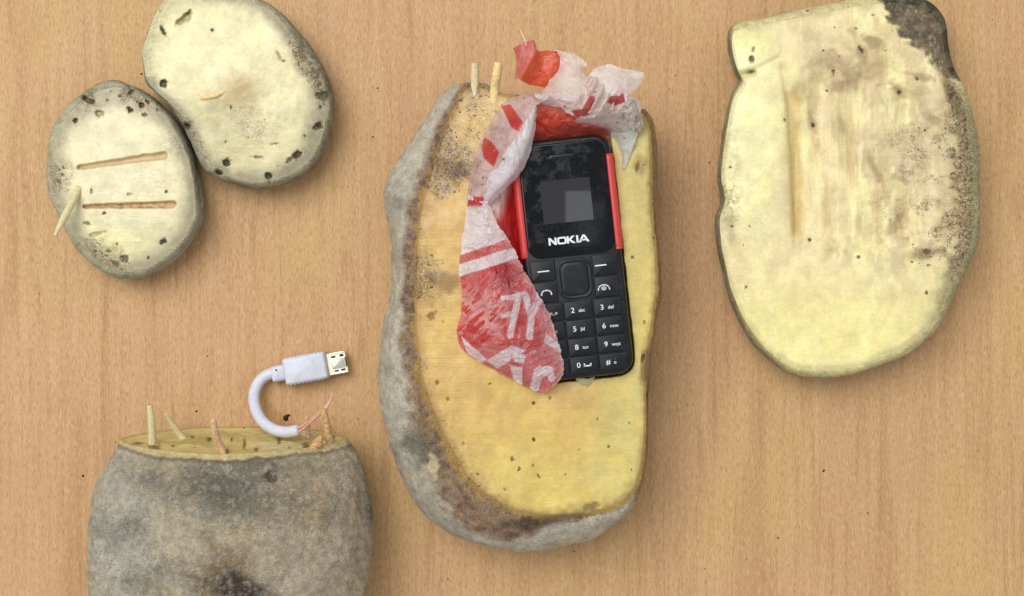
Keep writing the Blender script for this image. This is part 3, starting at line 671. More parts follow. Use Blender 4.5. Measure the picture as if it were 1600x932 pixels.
# ---- E: cut potato lying at the lower left
def yface(z): return -39.0 - 0.120 * z          # mm
def potato_E():
    kk = (CAMH * 1000 - 20) / (CAMH * 1000)
    # stations of the picture row (at z = 20 mm): left and right silhouette, top height
    rows = np.array([[690, 184, 540, 36], [724, 168, 561, 40], [759, 154, 571, 43.5], [789, 146, 579, 45.5], [832, 142, 585, 47], [884, 140, 580, 47], [932, 141, 570, 45.5], [985, 156, 548, 42], [1030, 190, 505, 36], [1062, 240, 450, 29], [1080, 300, 395, 22]], float)
    NY, NA = 260, 560
    q = crom(rows, NY)
    loc = np.array(P(360, 860, 0))
    th = np.arange(NA) / NA * 2 * math.pi
    V = []; sN = []
    for k in range(NY):
        yb = (466 - q[k, 0]) * S * 1000 * kk; xl = (q[k, 1] - 800) * S * 1000 * kk; xr = (q[k, 2] - 800) * S * 1000 * kk
        xc = (xl + xr) / 2; hw = (xr - xl) / 2; ht = q[k, 3]; zs = min(18, ht * .46)
        e = 0.92 + 0.34 * (1 - sst(0, 45, k * 1.0))
        cx = np.sign(np.cos(th)) * np.abs(np.cos(th)) ** e; sz = np.sign(np.sin(th)) * np.abs(np.sin(th)) ** e
        x = xc + hw * cx * (1 + 0.0 * sz)
        z = zs + np.where(sz > 0, (ht - zs) * sz, zs * np.maximum(sz * 1.12, -1))
        z = np.maximum(z, .15)
        f = 1 - sst(0, 60, k * 1.0)
        y = yb + f * (yface(z) - yface(20)) * 1.0
        V.append(np.stack([x, y, z], -1)); sN.append(np.full(NA, k))
    V = np.array(V); sN = np.array(sN)
    y0 = V[0, :, 1].copy()
    amp = sst(0, 10, sN) * sst(0.0, 6.0, V[..., 2])
    n = (fbm(V[..., 0] / 13, V[..., 1] / 13, V[..., 2] / 13, 4, 101) - .5) * 3.0 + (fbm(V[..., 0] / 3, V[..., 1] / 3, V[..., 2] / 3, 3, 103) - .5) * .55
    cen = V.mean(1, keepdims=True); dr = V - cen; dr[..., 1] = 0; dr /= np.linalg.norm(dr, axis=-1, keepdims=True) + 1e-9
    # shallow dents
    for (cx_, cy_, r_, dp) in ((-84, -84, 7, 2.0), (-70, -52, 1.7, .9), (-101, -70, 7, 1.1), (-96, -56, 6, 1.0)):
        n -= dp * np.exp(-(((V[..., 0] - cx_) ** 2 + (V[..., 1] - cy_) ** 2) / r_ ** 2)) * (V[..., 2] > 20)
    V = V + dr * (n * amp)[..., None]
    W = V / 1000
    k2 = CAMH / (CAMH - W[..., 2]); px = W[..., 0] / S * k2 + 800; py = 466 - W[..., 1] / S * k2
    c = np.ones(px.shape + (3,)) * lin((176, 163, 138))
    c = mixc(c, lin((168, 152, 130)), blob(px, py, 450, 800, 120, 90, 10, .8, .4, 3) * .75)
    c = mixc(c, lin((88, 88, 76)), blob(px, py, 325, 765, 110, 46, 12, .8, .9, 5) * .8)
    c = mixc(c, lin((90, 88, 76)), blob(px, py, 395, 725, 70, 16, 4, .8, .9, 6) * .6)
    c = mixc(c, lin((174, 172, 158)), blob(px, py, 170, 830, 60, 110, 0, .8, .5, 5) * .6)
    c = mixc(c, lin((96, 96, 84)), blob(px, py, 190, 830, 40, 24, 0, .7, .7, 9) * .6)
    c = mixc(c, lin((92, 90, 78)), blob(px, py, 240, 905, 50, 20, -8, .7, .7, 9) * .6)
    c = mixc(c, lin((150, 126, 82)), blob(px, py, 480, 790, 60, 50, 0, .8, .6, 8) * .35)
    c = mixc(c, lin((122, 100, 68)), blob(px, py, 345, 892, 52, 40, 10, .6, .7, 12) * .85)
    c = mixc(c, lin((58, 42, 34)), blob(px, py, 375, 924, 66, 24, 12, .5, .8, 13) * .92)
    c = mixc(c, lin((48, 44, 38)), blob(px, py, 423, 746, 10, 10, 0, .5, .6, 14) * .85)
    c = mixc(c, lin((90, 88, 78)), blob(px, py, 517, 806, 12, 14, 0, .7, .6, 15) * .6)
    c = mixc(c, lin((90, 90, 84)), blob(px, py, 236, 752, 20, 14, 0, .7, .6, 16) * .55)
    c = mixc(c, lin((88, 66, 54)), blob(px, py, 577, 796, 8, 18, 0, .6, .6, 15) * .6)
    m = sst(.46, .62, fbm(px / 8, py / 8, 0, 4, 104)); c = mixc(c, lin((128, 125, 110)), m * .35)
    c = mixc(c, lin((178, 180, 172)), sst(.55, .7, fbm(px / 5 + 30, py / 5, 0, 3, 106)) * .35)
    lipn = sN + 6 * (fbm(px / 20, 0 * py, 0, 3, 107) - .5)
    c = mixc(c, lin((196, 178, 128)), (1 - sst(3, 6, lipn)) * (.9))
    c = mixc(c, lin((98, 84, 62)), sst(4, 6, lipn) * (1 - sst(6, 10, lipn)) * .6)
    sp = sst(4, 9, sN) * 0.12 + sst(4, 9, sN) * .75 * blob(px, py, 330, 765, 120, 60, 10, .8, .8, 5) + .35 * blob(px, py, 200, 850, 60, 60, 0, .8, .8, 9) + .5 * blob(px, py, 370, 915, 80, 40) + .3 * blob(px, py, 530, 800, 40, 120)
    root = empty('cut_potato', loc); tag(root, 'big grey skinned potato cut flat at one end, toothpicks standing out of the cut', 'potato', 'cut pieces of potato')
    f = [tuple(int(a) for a in t) for t in grid_faces(NY, NA, True)] + [tuple(int(a) for a in np.arange(NA) + (NY - 1) * NA)]
    mesh_obj('skin', W.reshape(-1, 3), f, M['skin'], root, c.reshape(-1, 3), np.broadcast_to(sp, px.shape).reshape(-1), loc=loc)
    # cut face
    E0 = V[0]; cc = np.array([E0[:, 0].mean(), 0, 17.0])
    NRr = 90; rho = np.linspace(0, 1, NRr)
    X = cc[0] + rho[:, None] * (E0[:, 0] - cc[0]); Z = cc[2] + rho[:, None] * (E0[:, 2] - cc[2])
    Y = yface(Z) + rho[:, None] ** 8 * (E0[:, 1] - yface(E0[:, 2]))
    w = 1 - sst(.85, 1, rho)[:, None]
    Y = Y + w * ((fbm(X / 6, Z / 6, 0, 4, 110) - .5) * 1.4)
    Y = Y - w * 1.6 * np.exp(-((X + 80) / 7) ** 2 - ((Z - 24) / 7) ** 2)
    W2 = np.stack([X, Y, Z], -1) / 1000
    k2 = CAMH / (CAMH - W2[..., 2]); px = W2[..., 0] / S * k2 + 800; py = 466 - W2[..., 1] / S * k2
    c = np.ones(px.shape + (3,)) * lin((204, 190, 128))
    c = mixc(c, lin((226, 216, 165)), sst(400, 500, px) * .7)
    c = mixc(c, lin((166, 146, 78)), sst(.42, .65, fbm(X / 6, Z / 6, 0, 3, 111)) * .6)
    c = mixc(c, lin((156, 128, 72)), sst(.93, 1, rho)[:, None] * .75 + 0 * px)
    for (a, b, r) in ((424 - 800, 24, 1.2),): pass
    dk = np.zeros(px.shape)
    for (a, b, rx, ry) in ((382, 694, 3, 7), (327, 687, 5, 4), (478, 697, 6, 5), (492, 704, 5, 4), (420, 714, 16, 2), (240, 700, 10, 5), (350, 706, 8, 4), (300, 683, 4, 2), (436, 690, 3, 5), (400, 703, 3, 4), (452, 700, 2, 2), (270, 697, 3, 2), (520, 684, 5, 3), (362, 687, 2, 3), (215, 693, 8, 2)):
        dk = np.maximum(dk, blob(px, py, a, b, rx, ry, 0, .5, .6, int(a)))
    c = mixc(c, lin((88, 66, 30)), dk * .9)
    mesh_obj('cut_face', W2.reshape(-1, 3), grid_faces(NRr, NA, True)[:, ::-1], M['flesh'], root, c.reshape(-1, 3), .32 + .35 * blob(px, py, 490, 690, 50, 25).reshape(-1), loc=loc)
potato_E()

# ------------------------------------------------------------------ tubes, toothpicks
def tube(name, pts, rad, mat, parent=None, n=60, sides=20, noise=0.0, seed=0, loc=None, cap_round=True, flat=1.0):
    """tube through pts (metres) with radii (metres) at those points"""
    q = crom(np.column_stack([np.asarray(pts, float), np.broadcast_to(rad, (len(pts),))]), n)
    p = q[:, :3]; r = np.maximum(q[:, 3], 1e-5)
    if cap_round:
        k = np.linspace(0, 1, 7)[:-1]; L0 = r[0] * .6; L1 = r[-1] * .6
        d0 = p[0] - p[1]; d0 /= np.linalg.norm(d0); d1 = p[-1] - p[-2]; d1 /= np.linalg.norm(d1)
        a = np.array([p[0] + d0 * L0 * (1 - t) for t in k]); b = np.array([p[-1] + d1 * L1 * t for t in (1 - k)[::-1]])
        ra = r[0] * np.sqrt(np.clip(1 - (1 - k) ** 2, .0004, 1)); rb = ra[::-1] / r[0] * r[-1]
        p = np.vstack([a, p, b]); r = np.concatenate([ra, r, rb])
    t = np.gradient(p, axis=0); t /= np.linalg.norm(t, axis=1, keepdims=True)
    up = np.array([0, 0, 1.0]); s = np.cross(t, up); s /= np.linalg.norm(s, axis=1, keepdims=True) + 1e-9; u = np.cross(s, t)
    th = np.arange(sides) / sides * 2 * math.pi
    R = r[:, None] * (1 + noise * (fbm(np.cos(th)[None] * 1.5 + 0 * r[:, None], np.sin(th)[None] * 1.5, np.arange(len(r))[:, None] / 5.0, 3, seed) - .5) * 2)
    V = p[:, None] + (R * np.cos(th))[..., None] * s[:, None] + (R * np.sin(th))[..., None] * u[:, None] * flat
    f = [tuple(int(a) for a in x) for x in grid_faces(len(p), sides, True)] + [tuple(range(sides))[::-1], tuple(range((len(p) - 1) * sides, len(p) * sides))]
    return mesh_obj(name, V.reshape(-1, 3), f, mat, parent, loc=loc)
def pick(pts, w, mat, label, group, noise=.10, seed=0, blunt=False):
    """pts: (px, py, z mm) from base to tip; w: widths in pixels"""
    q = [P(*a) for a in pts]; w = np.broadcast_to(w, (len(pts),)) * S * .5 * 1.1
    return tag(tube('toothpick', q, w, mat, noise=noise, seed=seed, loc=q[0], sides=14, cap_round=not blunt), label, 'toothpick', group)
g = 'toothpicks stuck in the big grey potato'
pick([(237, 716, 19), (238, 692, 19), (237, 660, 20.5), (234, 634, 22)], [10, 11, 10, 7.5], M['pick_pale'], 'pale toothpick at the left end of the grey potato cut, with a frayed tip', g, seed=1, blunt=True)
pick([(300, 705, 13), (283, 682, 13), (270, 664, 15), (259, 648, 17)], [9, 10, 8.5, 4], M['pick_pale'], 'pointed pale toothpick leaning left, second from the left in the grey potato cut', g, seed=2)
pick([(352, 722, 25), (346, 700, 25), (337, 680, 27), (333, 657, 29)], [9, 9, 10, 8], M['pick_pink'], 'pinkish bent toothpick with a dark tip near the middle of the grey potato cut', g, seed=3)
pick([(482, 690, 10), (481, 674, 10), (480, 662, 11), (480, 653, 12)], [8, 7, 7, 5], M['pick_pink'], 'short pink toothpick stub showing behind the bare cable wires', g, seed=4)
pick([(514, 715, 21), (515, 694, 21), (511, 668, 22.5), (505, 640, 24)], [12, 14, 11, 8], M['pick_brown'], 'thick orange brown splintered toothpick at the right end of the grey potato cut', g, noise=.35, seed=5)
pick([(488, 712, 26), (492, 700, 26), (498, 690, 26.5), (502, 682, 27)], [10, 14, 12, 6], M['pick_brown'], 'stubby brown crushed toothpick end beside the thick orange one', g, noise=.5, seed=6)
g = 'toothpicks stuck in the hollowed potato'
pick([(742, 165, 26), (742, 138, 26), (742, 116, 27), (742, 99, 28)], [11, 11, 11, 10], M['pick_pale'], 'left toothpick in the narrow top end of the hollowed potato, partly crusted with soil', g, seed=7, blunt=True)
pick([(772, 165, 27), (773, 138, 28), (776, 118, 30), (779, 98, 31)], [12, 12, 12.5, 11], M['pick'], 'right toothpick in the top end of the hollowed potato, clean and pale yellow', g, seed=8, blunt=True)
g = 'toothpicks in the two small slices'
pick([(124, 294, 14.2), (112, 318, 18), (98, 344, 21), (86, 368, 23)], [9, 10, 9, 4], M['pick_pale'], 'toothpick sticking out over the lower left edge of the small slice', g, seed=9)
pick([(310, 156, 15.7), (322, 152, 16.4), (338, 149, 16.5), (351, 143, 16.0)], [4, 7, 6, 3], M['pick'], 'short toothpick splinter lying in the face of the round slice', g, seed=10)

# ------------------------------------------------------------------ mobile telephone
PZ = 36.3                                        # height of its face, mm
PK = S * (CAMH * 1000 - PZ) / (CAMH * 1000)      # metres per picture pixel at that height
phone = empty('mobile_phone', P(PH[0], PH[1], PZ) - np.array([0, 0, .0103]), TH)
tag(phone, 'small black keypad mobile phone with red side strips lying in the hollowed potato', 'phone')
ZB = -(PZ - 10.3) / 1000 + PZ / 1000             # parts are placed with z from the phone's back
def rrect(w, h, r, n=8, cx=0, cy=0):
    pts = []
    for (sx, sy, a0) in ((1, -1, -90), (1, 1, 0), (-1, 1, 90), (-1, -1, 180)):
        for i in range(n + 1):
            a = math.radians(a0 + 90 * i / n)
            pts.append((cx + sx * (w / 2 - r) + r * math.cos(a), cy + sy * (h / 2 - r) + r * math.sin(a)))
    return np.array(pts)
def prism(name, cx, cy, w, h, r, rings, mat, parent, n=8, dome=0.0):
    """rounded plate; cx, cy, w, h, r in picture pixels (v downwards); rings: (inset px, z mm)"""
    V = []
    for ins, z in rings:
        q = rrect(w - 2 * ins, h - 2 * ins, max(r - ins, .3), n, cx, -cy)
        V.append(np.column_stack([q * PK, np.full(len(q), z / 1000)]))
    m = len(V[0]); V = np.vstack(V)
    f = [tuple(int(a) for a in x) for x in grid_faces(len(rings), m, True)]
    f += [tuple(range(m))[::-1], tuple(range((len(rings) - 1) * m, len(rings) * m))]
    o = mesh_obj(name, V, f, mat, parent, smooth=False)
    me = o.data
    for p in me.polygons: p.use_smooth = len(p.vertices) == 4
    try: me.set_sharp_from_angle(angle=math.radians(50))
    except Exception: pass
    return o
W_, L_ = 157, 379
prism('body', 0, 0, W_, L_, 27, [(8, 0.2), (3, .6), (.6, 2.2), (0, 4), (0, 7.2), (.8, 8.8), (3, 9.8), (6, 10.05), (9, 10.1)], M['shell'], phone, 12)
prism('front_glass', 0, -92, 137, 178, 21, [(0, 10.06), (0, 10.28), (1.2, 10.38), (3, 10.4)], M['glass'], phone, 12)
prism('display', 0, -89.5, 78, 67, 1.5, [(0, 10.39), (0, 10.42)], M['lcd'], phone, 3)
prism('earpiece', 0, -159, 40, 6, 3, [(0, 10.35), (0, 10.47), (1, 10.52)], M['shell'], phone, 6)
prism('earpiece_slot', 0, -159, 34, 2.6, 1.3, [(0, 10.45), (0, 10.55)], M['slot'], phone, 4)
for sx in (-1, 1):
    V = []
    vs = np.linspace(-156, -6, 40)
    prof = [(69.0, 9.9), (69.0, 10.45), (70.2, 10.62), (75.5, 10.62), (78.8, 10.2), (80.3, 9.0), (80.6, 7.4), (80.0, 5.0), (78, 4.4)]
    for i, v in enumerate(vs):
        e = min(1, min(i, 39 - i) / 2.0 + .35)
        for (u, z) in prof: V.append((sx * u * PK, -v * PK, (z if e >= 1 else 9.4 + (z - 9.4) * (.55 + .45 * e)) / 1000))
    f = grid_faces(40, len(prof))
    f = [tuple(int(a) for a in (x if sx < 0 else x[::-1])) for x in f] + [tuple(range(len(prof))), tuple(range(39 * len(prof), 40 * len(prof)))]
    mesh_obj('side_strip', V, f, M['red'], phone)

def stroke_mesh(name, strokes, w, z, parent, mat, loc_uv=(0, 0), scale=1.0, thick=.05):
    """flat strokes: list of polylines in px units (v downwards) drawn w px wide"""
    V = []; F = []
    for poly in strokes:
        poly = np.array(poly, float)
        for i in range(len(poly) - 1):
            a, b = poly[i], poly[i + 1]; d = b - a; L = np.hypot(*d)
            if L < 1e-6: continue
            d /= L; nn = np.array([-d[1], d[0]]) * w / 2; e = d * w * .3
            k = len(V)
            zz = z + .004 * (len(F) % 5)
            for zt in (z, zz + thick):
                for q in (a - e + nn, b + e + nn, b + e - nn, a - e - nn):
                    V.append(((q[0] * scale + loc_uv[0]) * PK, -(q[1] * scale + loc_uv[1]) * PK, zt / 1000))
            F += [(k + 4, k + 5, k + 6, k + 7), (k, k + 1, k + 5, k + 4), (k + 1, k + 2, k + 6, k + 5), (k + 2, k + 3, k + 7, k + 6), (k + 3, k, k + 4, k + 7)]
    return mesh_obj(name, V, F, mat, parent, smooth=False)
# maker's word on the glass: N O K I A in wide cut letters, 63 x 12 px, as solid shapes
def letters(parent):
    H_ = 11.5
    polys = [
        [(0, 0), (3.4, 0), (9.6, 6.9), (9.6, 0), (12.6, 0), (12.6, H_), (9.4, H_), (3.0, 4.4), (3.0, H_), (0, H_)],
        None,
        [(28.6, 0), (31.8, 0), (31.8, 4.4), (36.8, 0), (41.6, 0), (35.2, 5.6), (42.4, H_), (37.2, H_), (31.8, 6.8), (31.8, H_), (28.6, H_)],
        [(43.6, 0), (46.8, 0), (46.8, H_), (43.6, H_)],
        [(53.6, 0), (57.2, 0), (64, H_), (60.0, H_), (58.8, 9.2), (50.4, 9.2), (51.6, 7.1), (57.6, 7.1), (55.3, 3.0), (50.6, H_), (46.9, H_)],
    ]
    V = []; F = []
    def add(p, z0=10.39, z1=10.45):
        k = len(V); m = len(p)
        for z in (z0, z1):
            for (x, y) in p: V.append(((x - 32 - 3) * PK, -(y - 5.7 - 28.5) * PK, z / 1000))
        F.append(tuple(range(k + 2 * m - 1, k + m - 1, -1)))
        for i in range(m): F.append((k + i, k + (i + 1) % m, k + m + (i + 1) % m, k + m + i))
    for p in polys:
        if p: add(p)
    o_ = rrect(14.6, H_, 3.4, 4, 21, H_ / 2); i_ = rrect(8.6, H_ - 5.4, 1.2, 4, 21, H_ / 2); m = len(o_); k = len(V)
    for q in (o_, i_):
        for (x, y) in q: V.append(((x - 35) * PK, -(y - 34.2) * PK, 10.45 / 1000))
    for i in range(m): F.append((k + (i + 1) % m, k + i, k + m + i, k + m + (i + 1) % m))
    mesh_obj('lettering', V, F, M['print'], parent, smooth=False)
letters([o for o in bpy.data.objects if o.name == 'front_glass'][0])
bpy.data.objects['lettering'].parent = phone     # shares the phone's frame

def text_mesh(s, size_px, u, v, parent, squeeze=1.0):
    cu = bpy.data.curves.new('legend_curve', 'FONT'); cu.body = s; cu.size = size_px * PK * 1.45; cu.extrude = .00002; cu.offset = size_px * PK * .012
    cu.align_x = 'LEFT'
    ob = bpy.data.objects.new('legend_tmp', cu); COL.objects.link(ob)
    dg = bpy.context.evaluated_depsgraph_get()
    me = bpy.data.meshes.new_from_object(ob.evaluated_get(dg)); bpy.data.objects.remove(ob)
    co = np.empty(len(me.vertices) * 3); me.vertices.foreach_get('co', co); co = co.reshape(-1, 3)
    co[:, 0] = co[:, 0] * squeeze + u * PK; co[:, 1] += -v * PK - size_px * PK * .5; co[:, 2] += .01051 + .00003
    me.vertices.foreach_set('co', co.ravel()); me.materials.clear(); me.materials.append(M['print'])
    o = bpy.data.objects.new('legend', me); COL.objects.link(o); o.parent = parent
    return o
KR = [(0, 10.02), (0, 10.36), (.6, 10.46), (2, 10.51)]
def key(u0, u1, v0, v1, cutcorner=2.5):
    o = prism('key', (u0 + u1) / 2, (v0 + v1) / 2, u1 - u0 - 1.2, v1 - v0 - 1.5, cutcorner, KR, M['key'], phone, 4)
    return o
rowsv = [-1.5, 33, 67, 96.5, 125.5, 154, 182]
for i in (0, 1):
    for sx in (-1, 1):
        k = key(min(sx * 28.5, sx * 69), max(sx * 28.5, sx * 69), rowsv[i], rowsv[i + 1])
        if i == 0:
            stroke_mesh('legend', [[(-8.5, 0), (8.5, 0)]], 1.9, 10.5, k, M['print'], (sx * 44 - (4 if sx < 0 else 2), 16.5))
        elif sx < 0:
            stroke_mesh('legend', [[(-8, 3.5), (-7, -1), (-3, -3.5), (3, -3.5), (7, -1), (8, 3.5)]], 1.9, 10.5, k, M['print'], (-47, 50))
        else:
            stroke_mesh('legend', [[(-9, 4), (-8, 0), (-4, -3.5), (4, -3.5), (8, 0), (9, 4)], [(-3.4, 1), (-1.8, -1), (1.8, -1), (3.4, 1), (2.2, 3.8), (-2.2, 3.8), (-3.4, 1)], [(0, -1), (0, 2)]], 1.6, 10.5, k, M['print'], (43, 51))
leg = [('1', 'o_o'), ('2', 'abc'), ('3', 'def'), ('4', 'ghi'), ('5', 'jkl'), ('6', 'mno'), ('7', 'pqrs'), ('8', 'tuv'), ('9', 'wxyz'), ('*', '+'), ('0', '\u2014'), ('#', 'o')]
for i, (a, b) in enumerate(leg):
    r, c = divmod(i, 3)
    u0 = -69 + 46 * c
    k = key(u0, u0 + 46, rowsv[2 + r], rowsv[3 + r])
    vc = (rowsv[2 + r] + rowsv[3 + r]) / 2
    ut = u0 + (9 if c else 10)
    text_mesh(a, 7.8, ut + 2, vc, k, 1.05)
    if b == '\u2014': stroke_mesh('legend', [[(0, -2), (0, 1.2), (10, 1.2), (10, -2)]], 2.0, 10.5, k, M['print'], (ut + 14, vc + 1))
    else: text_mesh(b, 5.1, ut + 14, vc + 1, k, 1.0 if len(b) < 4 else .9)
prism('navigation_ring', 0, 33, 54, 63, 17, [(0, 10.02), (0, 10.5), (1.2, 10.66), (3, 10.7), (4.6, 10.62), (5, 10.3)], M['shell'], phone, 10)
prism('navigation_key', 0, 33, 42, 51, 13, [(0, 10.25), (0, 10.62), (1.5, 10.72), (4, 10.74)], M['key'], phone, 10)

# ------------------------------------------------------------------ plastic bag
bag = empty('plastic_bag', P(800, 300, 33)); BL = P(800, 300, 33)
tag(bag, 'torn red and white carrier bag wrapped round the phone, pulled open and crumpled', 'plastic bag')
WHITE = lin((243, 236, 236)); PINK = lin((226, 156, 158)); RED = lin((208, 34, 42)); ORANGE = lin((222, 66, 34)); DRED = lin((150, 22, 26))
def film(name, rows, colour, amp=1.0, nu=None, nv=None, seed=0, ragged=1.2, freq=1.0, aniso=(1, 1), pleat=None, zmin=None):
    rows = [np.asarray(r, float) for r in rows]
    lenv = sum(np.hypot(*(rows[i + 1].mean(0) - rows[i].mean(0))[:2]) for i in range(len(rows) - 1)); lenu = max(np.hypot(*(r[-1] - r[0])[:2]) for r in rows)
    nu = nu or int(max(24, lenu * 1.1)); nv = nv or int(max(24, lenv * 1.1))
    A = np.array([crom(r, nu) for r in rows])                     # rows x nu x 3
    B = np.stack([crom(A[:, j], nv) for j in range(nu)], 1)       # nv x nu x 3
    px, py, z = B[..., 0].copy(), B[..., 1].copy(), B[..., 2].copy()
    u = np.linspace(0, 1, nu)[None] * np.ones((nv, 1)); v = np.linspace(0, 1, nv)[:, None] * np.ones((1, nu))
    ed = np.minimum(np.minimum(u, 1 - u) * lenu, np.minimum(v, 1 - v) * lenv)
    w = np.exp(-ed / 5.0)
    sx = (fbm(px / 4.5, py / 4.5, 0, 3, seed + 1) - .5) * 2; sy = (fbm(px / 4.5 + 50, py / 4.5, 0, 3, seed + 2) - .5) * 2
    qx = px + ragged * sx * w; qy = py + ragged * sy * w
    X = px * freq * aniso[0]; Y = py * freq * aniso[1]
    wx = fbm(X / 22, Y / 22, 0, 2, seed + 8) * 30; wy = fbm(X / 22 + 9, Y / 22, 0, 2, seed + 9) * 30
    cr = ridge((X + wx) / 22, (Y + wy) / 22, 0, 3, seed + 3) ** 1.6
    cr2 = ridge((X - wy) / 9, (Y + wx) / 9, 0, 2, seed + 5) ** 2
    z = z + amp * (1.5 * (cr - .45) + .28 * (cr2 - .35))
    if pleat is not None: z = z + pleat(px, py)
    if zmin is not None: z = np.maximum(z, zmin)
    V = P(qx, qy, z)
    c, sp = colour(px, py, u, v)
    dust = sst(.55, .75, fbm(px / 18, py / 18, 0, 3, seed + 12))
    return mesh_obj(name, V.reshape(-1, 3), grid_faces(nv, nu), M['film'], bag, c.reshape(-1, 3), np.clip(sp, 0, 1).reshape(-1), loc=BL)

def flap_col(px, py, u, v):
    wx = px + 2 * (fbm(px / 18, py / 18, 0, 2, 7) - .5); wy = py + 3 * (fbm(px / 16, py / 16, 0, 2, 9) - .5)
    c = np.ones(px.shape + (3,)) * WHITE
    l = lambda x0, y0, x1, y1: wy - (y0 + (wx - x0) * (y1 - y0) / (x1 - x0))
    c = mixc(c, mixc(PINK + 0 * c, RED, .55 + 0 * px), sst(-1, 1, l(718, 399, 786, 377)) * (1 - sst(-1, 1, l(719, 413, 797, 388))))
    red = sst(-1, 1, l(721, 432, 806, 404)) 
    c = mixc(c, mixc(RED + 0 * c, PINK, .35 * sst(.4, .65, fbm(px / 12, py / 12, 0, 3, 11)) + .15), red)
    c = mixc(c, DRED, red * blob(wx, wy, 792, 432, 14, 26, 0, .7) * .6)
    c = mixc(c, RED, red * blob(wx, wy, 740, 505, 30, 30, 0, .7) * .8)
    c = mixc(c, PINK * 1.1, red * seg(px, py, 735, 495, 765, 470, 4, 2) * .8); c = mixc(c, PINK * 1.1, red * seg(px, py, 742, 508, 768, 482, 4, 2) * .7)
    c = mixc(c, PINK * 1.1, red * seg(px, py, 762, 522, 780, 490, 4, 2) * .7)
    c = mixc(c, lin((240, 190, 190)), red * sst(.6, .72, ridge((px + py) / 9, (px - py) / 40, 0, 2, 19)) * blob(px, py, 752, 490, 36, 44, 0, .8) * .8)  # pale streaks here and just above: highlights of the crumple painted into the colour
    letters_ = np.zeros(px.shape)
    for s in ((811, 461, 797, 525, 10), (812, 462, 786, 466, 8), (804, 490, 785, 494, 7), (820, 461, 830, 494, 10), (846, 459, 830, 496, 10), (830, 494, 827, 528, 10)):
        letters_ = np.maximum(letters_, seg(wx, wy, *s, 1.2))
    c = mixc(c, lin((240, 220, 224)), letters_ * .95)
    low = np.zeros(px.shape)
    for q in ([(720, 524), (736, 540), (762, 562), (748, 568), (730, 552)], [(798, 540), (822, 547), (778, 577), (760, 564)], [(803, 551), (822, 554), (818, 569), (803, 566)],
              [(796, 571), (816, 575), (816, 604), (804, 600)], [(853, 521), (877, 538), (875, 549), (850, 536)]):
        low = np.maximum(low, poly_mask(wx, wy, q, 1.0))
    for q in ((835, 606, 841, 584, 15), (841, 582, 856, 579, 15), (858, 580, 862, 592, 11)):
        low = np.maximum(low, seg(wx, wy, *q, 1.0))
    c = mixc(c, lin((242, 226, 230)), low * .95)
    c = mixc(c, mixc(PINK + 0 * c, RED, .3 + 0 * px), sst(536, 546, py) * (1 - low) * .55)
    edge = np.exp(-(1 - u) * 12); c = mixc(c, lin((226, 190, 190)), edge * .7)
    return c, .03 + 0 * px
film('lower_flap', [
    [(731, 306, 36), (745, 309, 38.5), (762, 314, 39)],
    [(727, 340, 35), (748, 342, 38), (776, 346, 39)],
    [(721, 382, 34.5), (755, 383, 38), (800, 384, 38.5)],
    [(717, 418, 34), (765, 420, 38.5), (819, 422, 38.6)],
    [(722, 452, 34), (772, 455, 40), (839, 456, 38.8)],
    [(720, 488, 34), (780, 490, 40.5), (858, 490, 38.8)],
    [(714, 522, 34), (785, 525, 40), (869, 524, 38.8)],
    [(727, 551, 33.6), (795, 552, 39), (877, 553, 38.6)],
    [(768, 576, 33.6), (815, 576, 38.4), (881, 577, 38.4)],
    [(803, 595, 33.6), (835, 596, 37), (874, 595, 38.0)],
    [(838, 613, 34), (846, 614, 34.6), (855, 612, 36)]], flap_col, amp=1.15, seed=1, ragged=2.0, zmin=None)

def outer_col(px, py, u, v):
    c = np.ones(px.shape + (3,)) * lin((226, 212, 208))
    c = mixc(c, lin((176, 160, 146)), sst(.4, .7, fbm(px / 12, py / 12, 0, 3, 21)) * .6)
    c = mixc(c, PINK, .25 + 0 * px)
    m = np.maximum.reduce([poly_mask(px, py, [(783, 166), (797, 163), (818, 192), (812, 208), (798, 198)], 1.3), poly_mask(px, py, [(757, 214), (768, 222), (780, 238), (772, 262), (756, 248), (752, 228)], 1.6), poly_mask(px, py, [(728, 307), (762, 308), (760, 322), (728, 322)], 2)])
    c = mixc(c, RED, m * .95)
    c = mixc(c, lin((232, 190, 182)), sst(.86, 1, u) * .8)
    return c, .35 + 0 * px
film('folded_rim', [
    [(730, 322, 36), (743, 322, 39), (763, 320, 38)],
    [(731, 292, 34), (744, 295, 39), (760, 302, 41)],
    [(738, 255, 33), (750, 260, 39), (766, 274, 43)],
    [(752, 220, 33), (766, 231, 39.5), (784, 250, 44)],
    [(770, 186, 33), (786, 200, 40), (804, 220, 44)],
    [(788, 160, 33), (804, 172, 40), (823, 190, 43.5)],
    [(815, 148, 34), (826, 153, 39), (838, 165, 42)],
    [(848, 144, 36), (850, 150, 39), (852, 158, 40)]], outer_col, amp=.8, seed=3, ragged=2)
def inner_col(px, py, u, v):
    c = np.ones(px.shape + (3,)) * lin((238, 234, 240))
    c = mixc(c, PINK, sst(.5, .75, fbm(px / 16, py / 16, 0, 3, 25)) * .35)
    return c, .04 + 0 * px
film('turned_lip', [
    [(752, 322, 38), (758, 324, 38), (764, 326, 37.5)],
    [(758, 300, 41.2), (768, 306, 41), (778, 306, 39.5)],
    [(765, 273, 43.2), (786, 286, 43), (803, 283, 39.8)],
    [(783, 249, 44.2), (806, 262, 43.5), (821, 259, 39.6)],
    [(803, 219, 44.2), (820, 228, 44), (831, 229, 40)],
    [(822, 189, 43.7), (831, 198, 43), (836, 200, 40.5)],
    [(837, 163, 42.2), (838, 164, 42), (839, 166, 41.5)]], inner_col, amp=.7, seed=5, ragged=1.4, aniso=(1, .5))
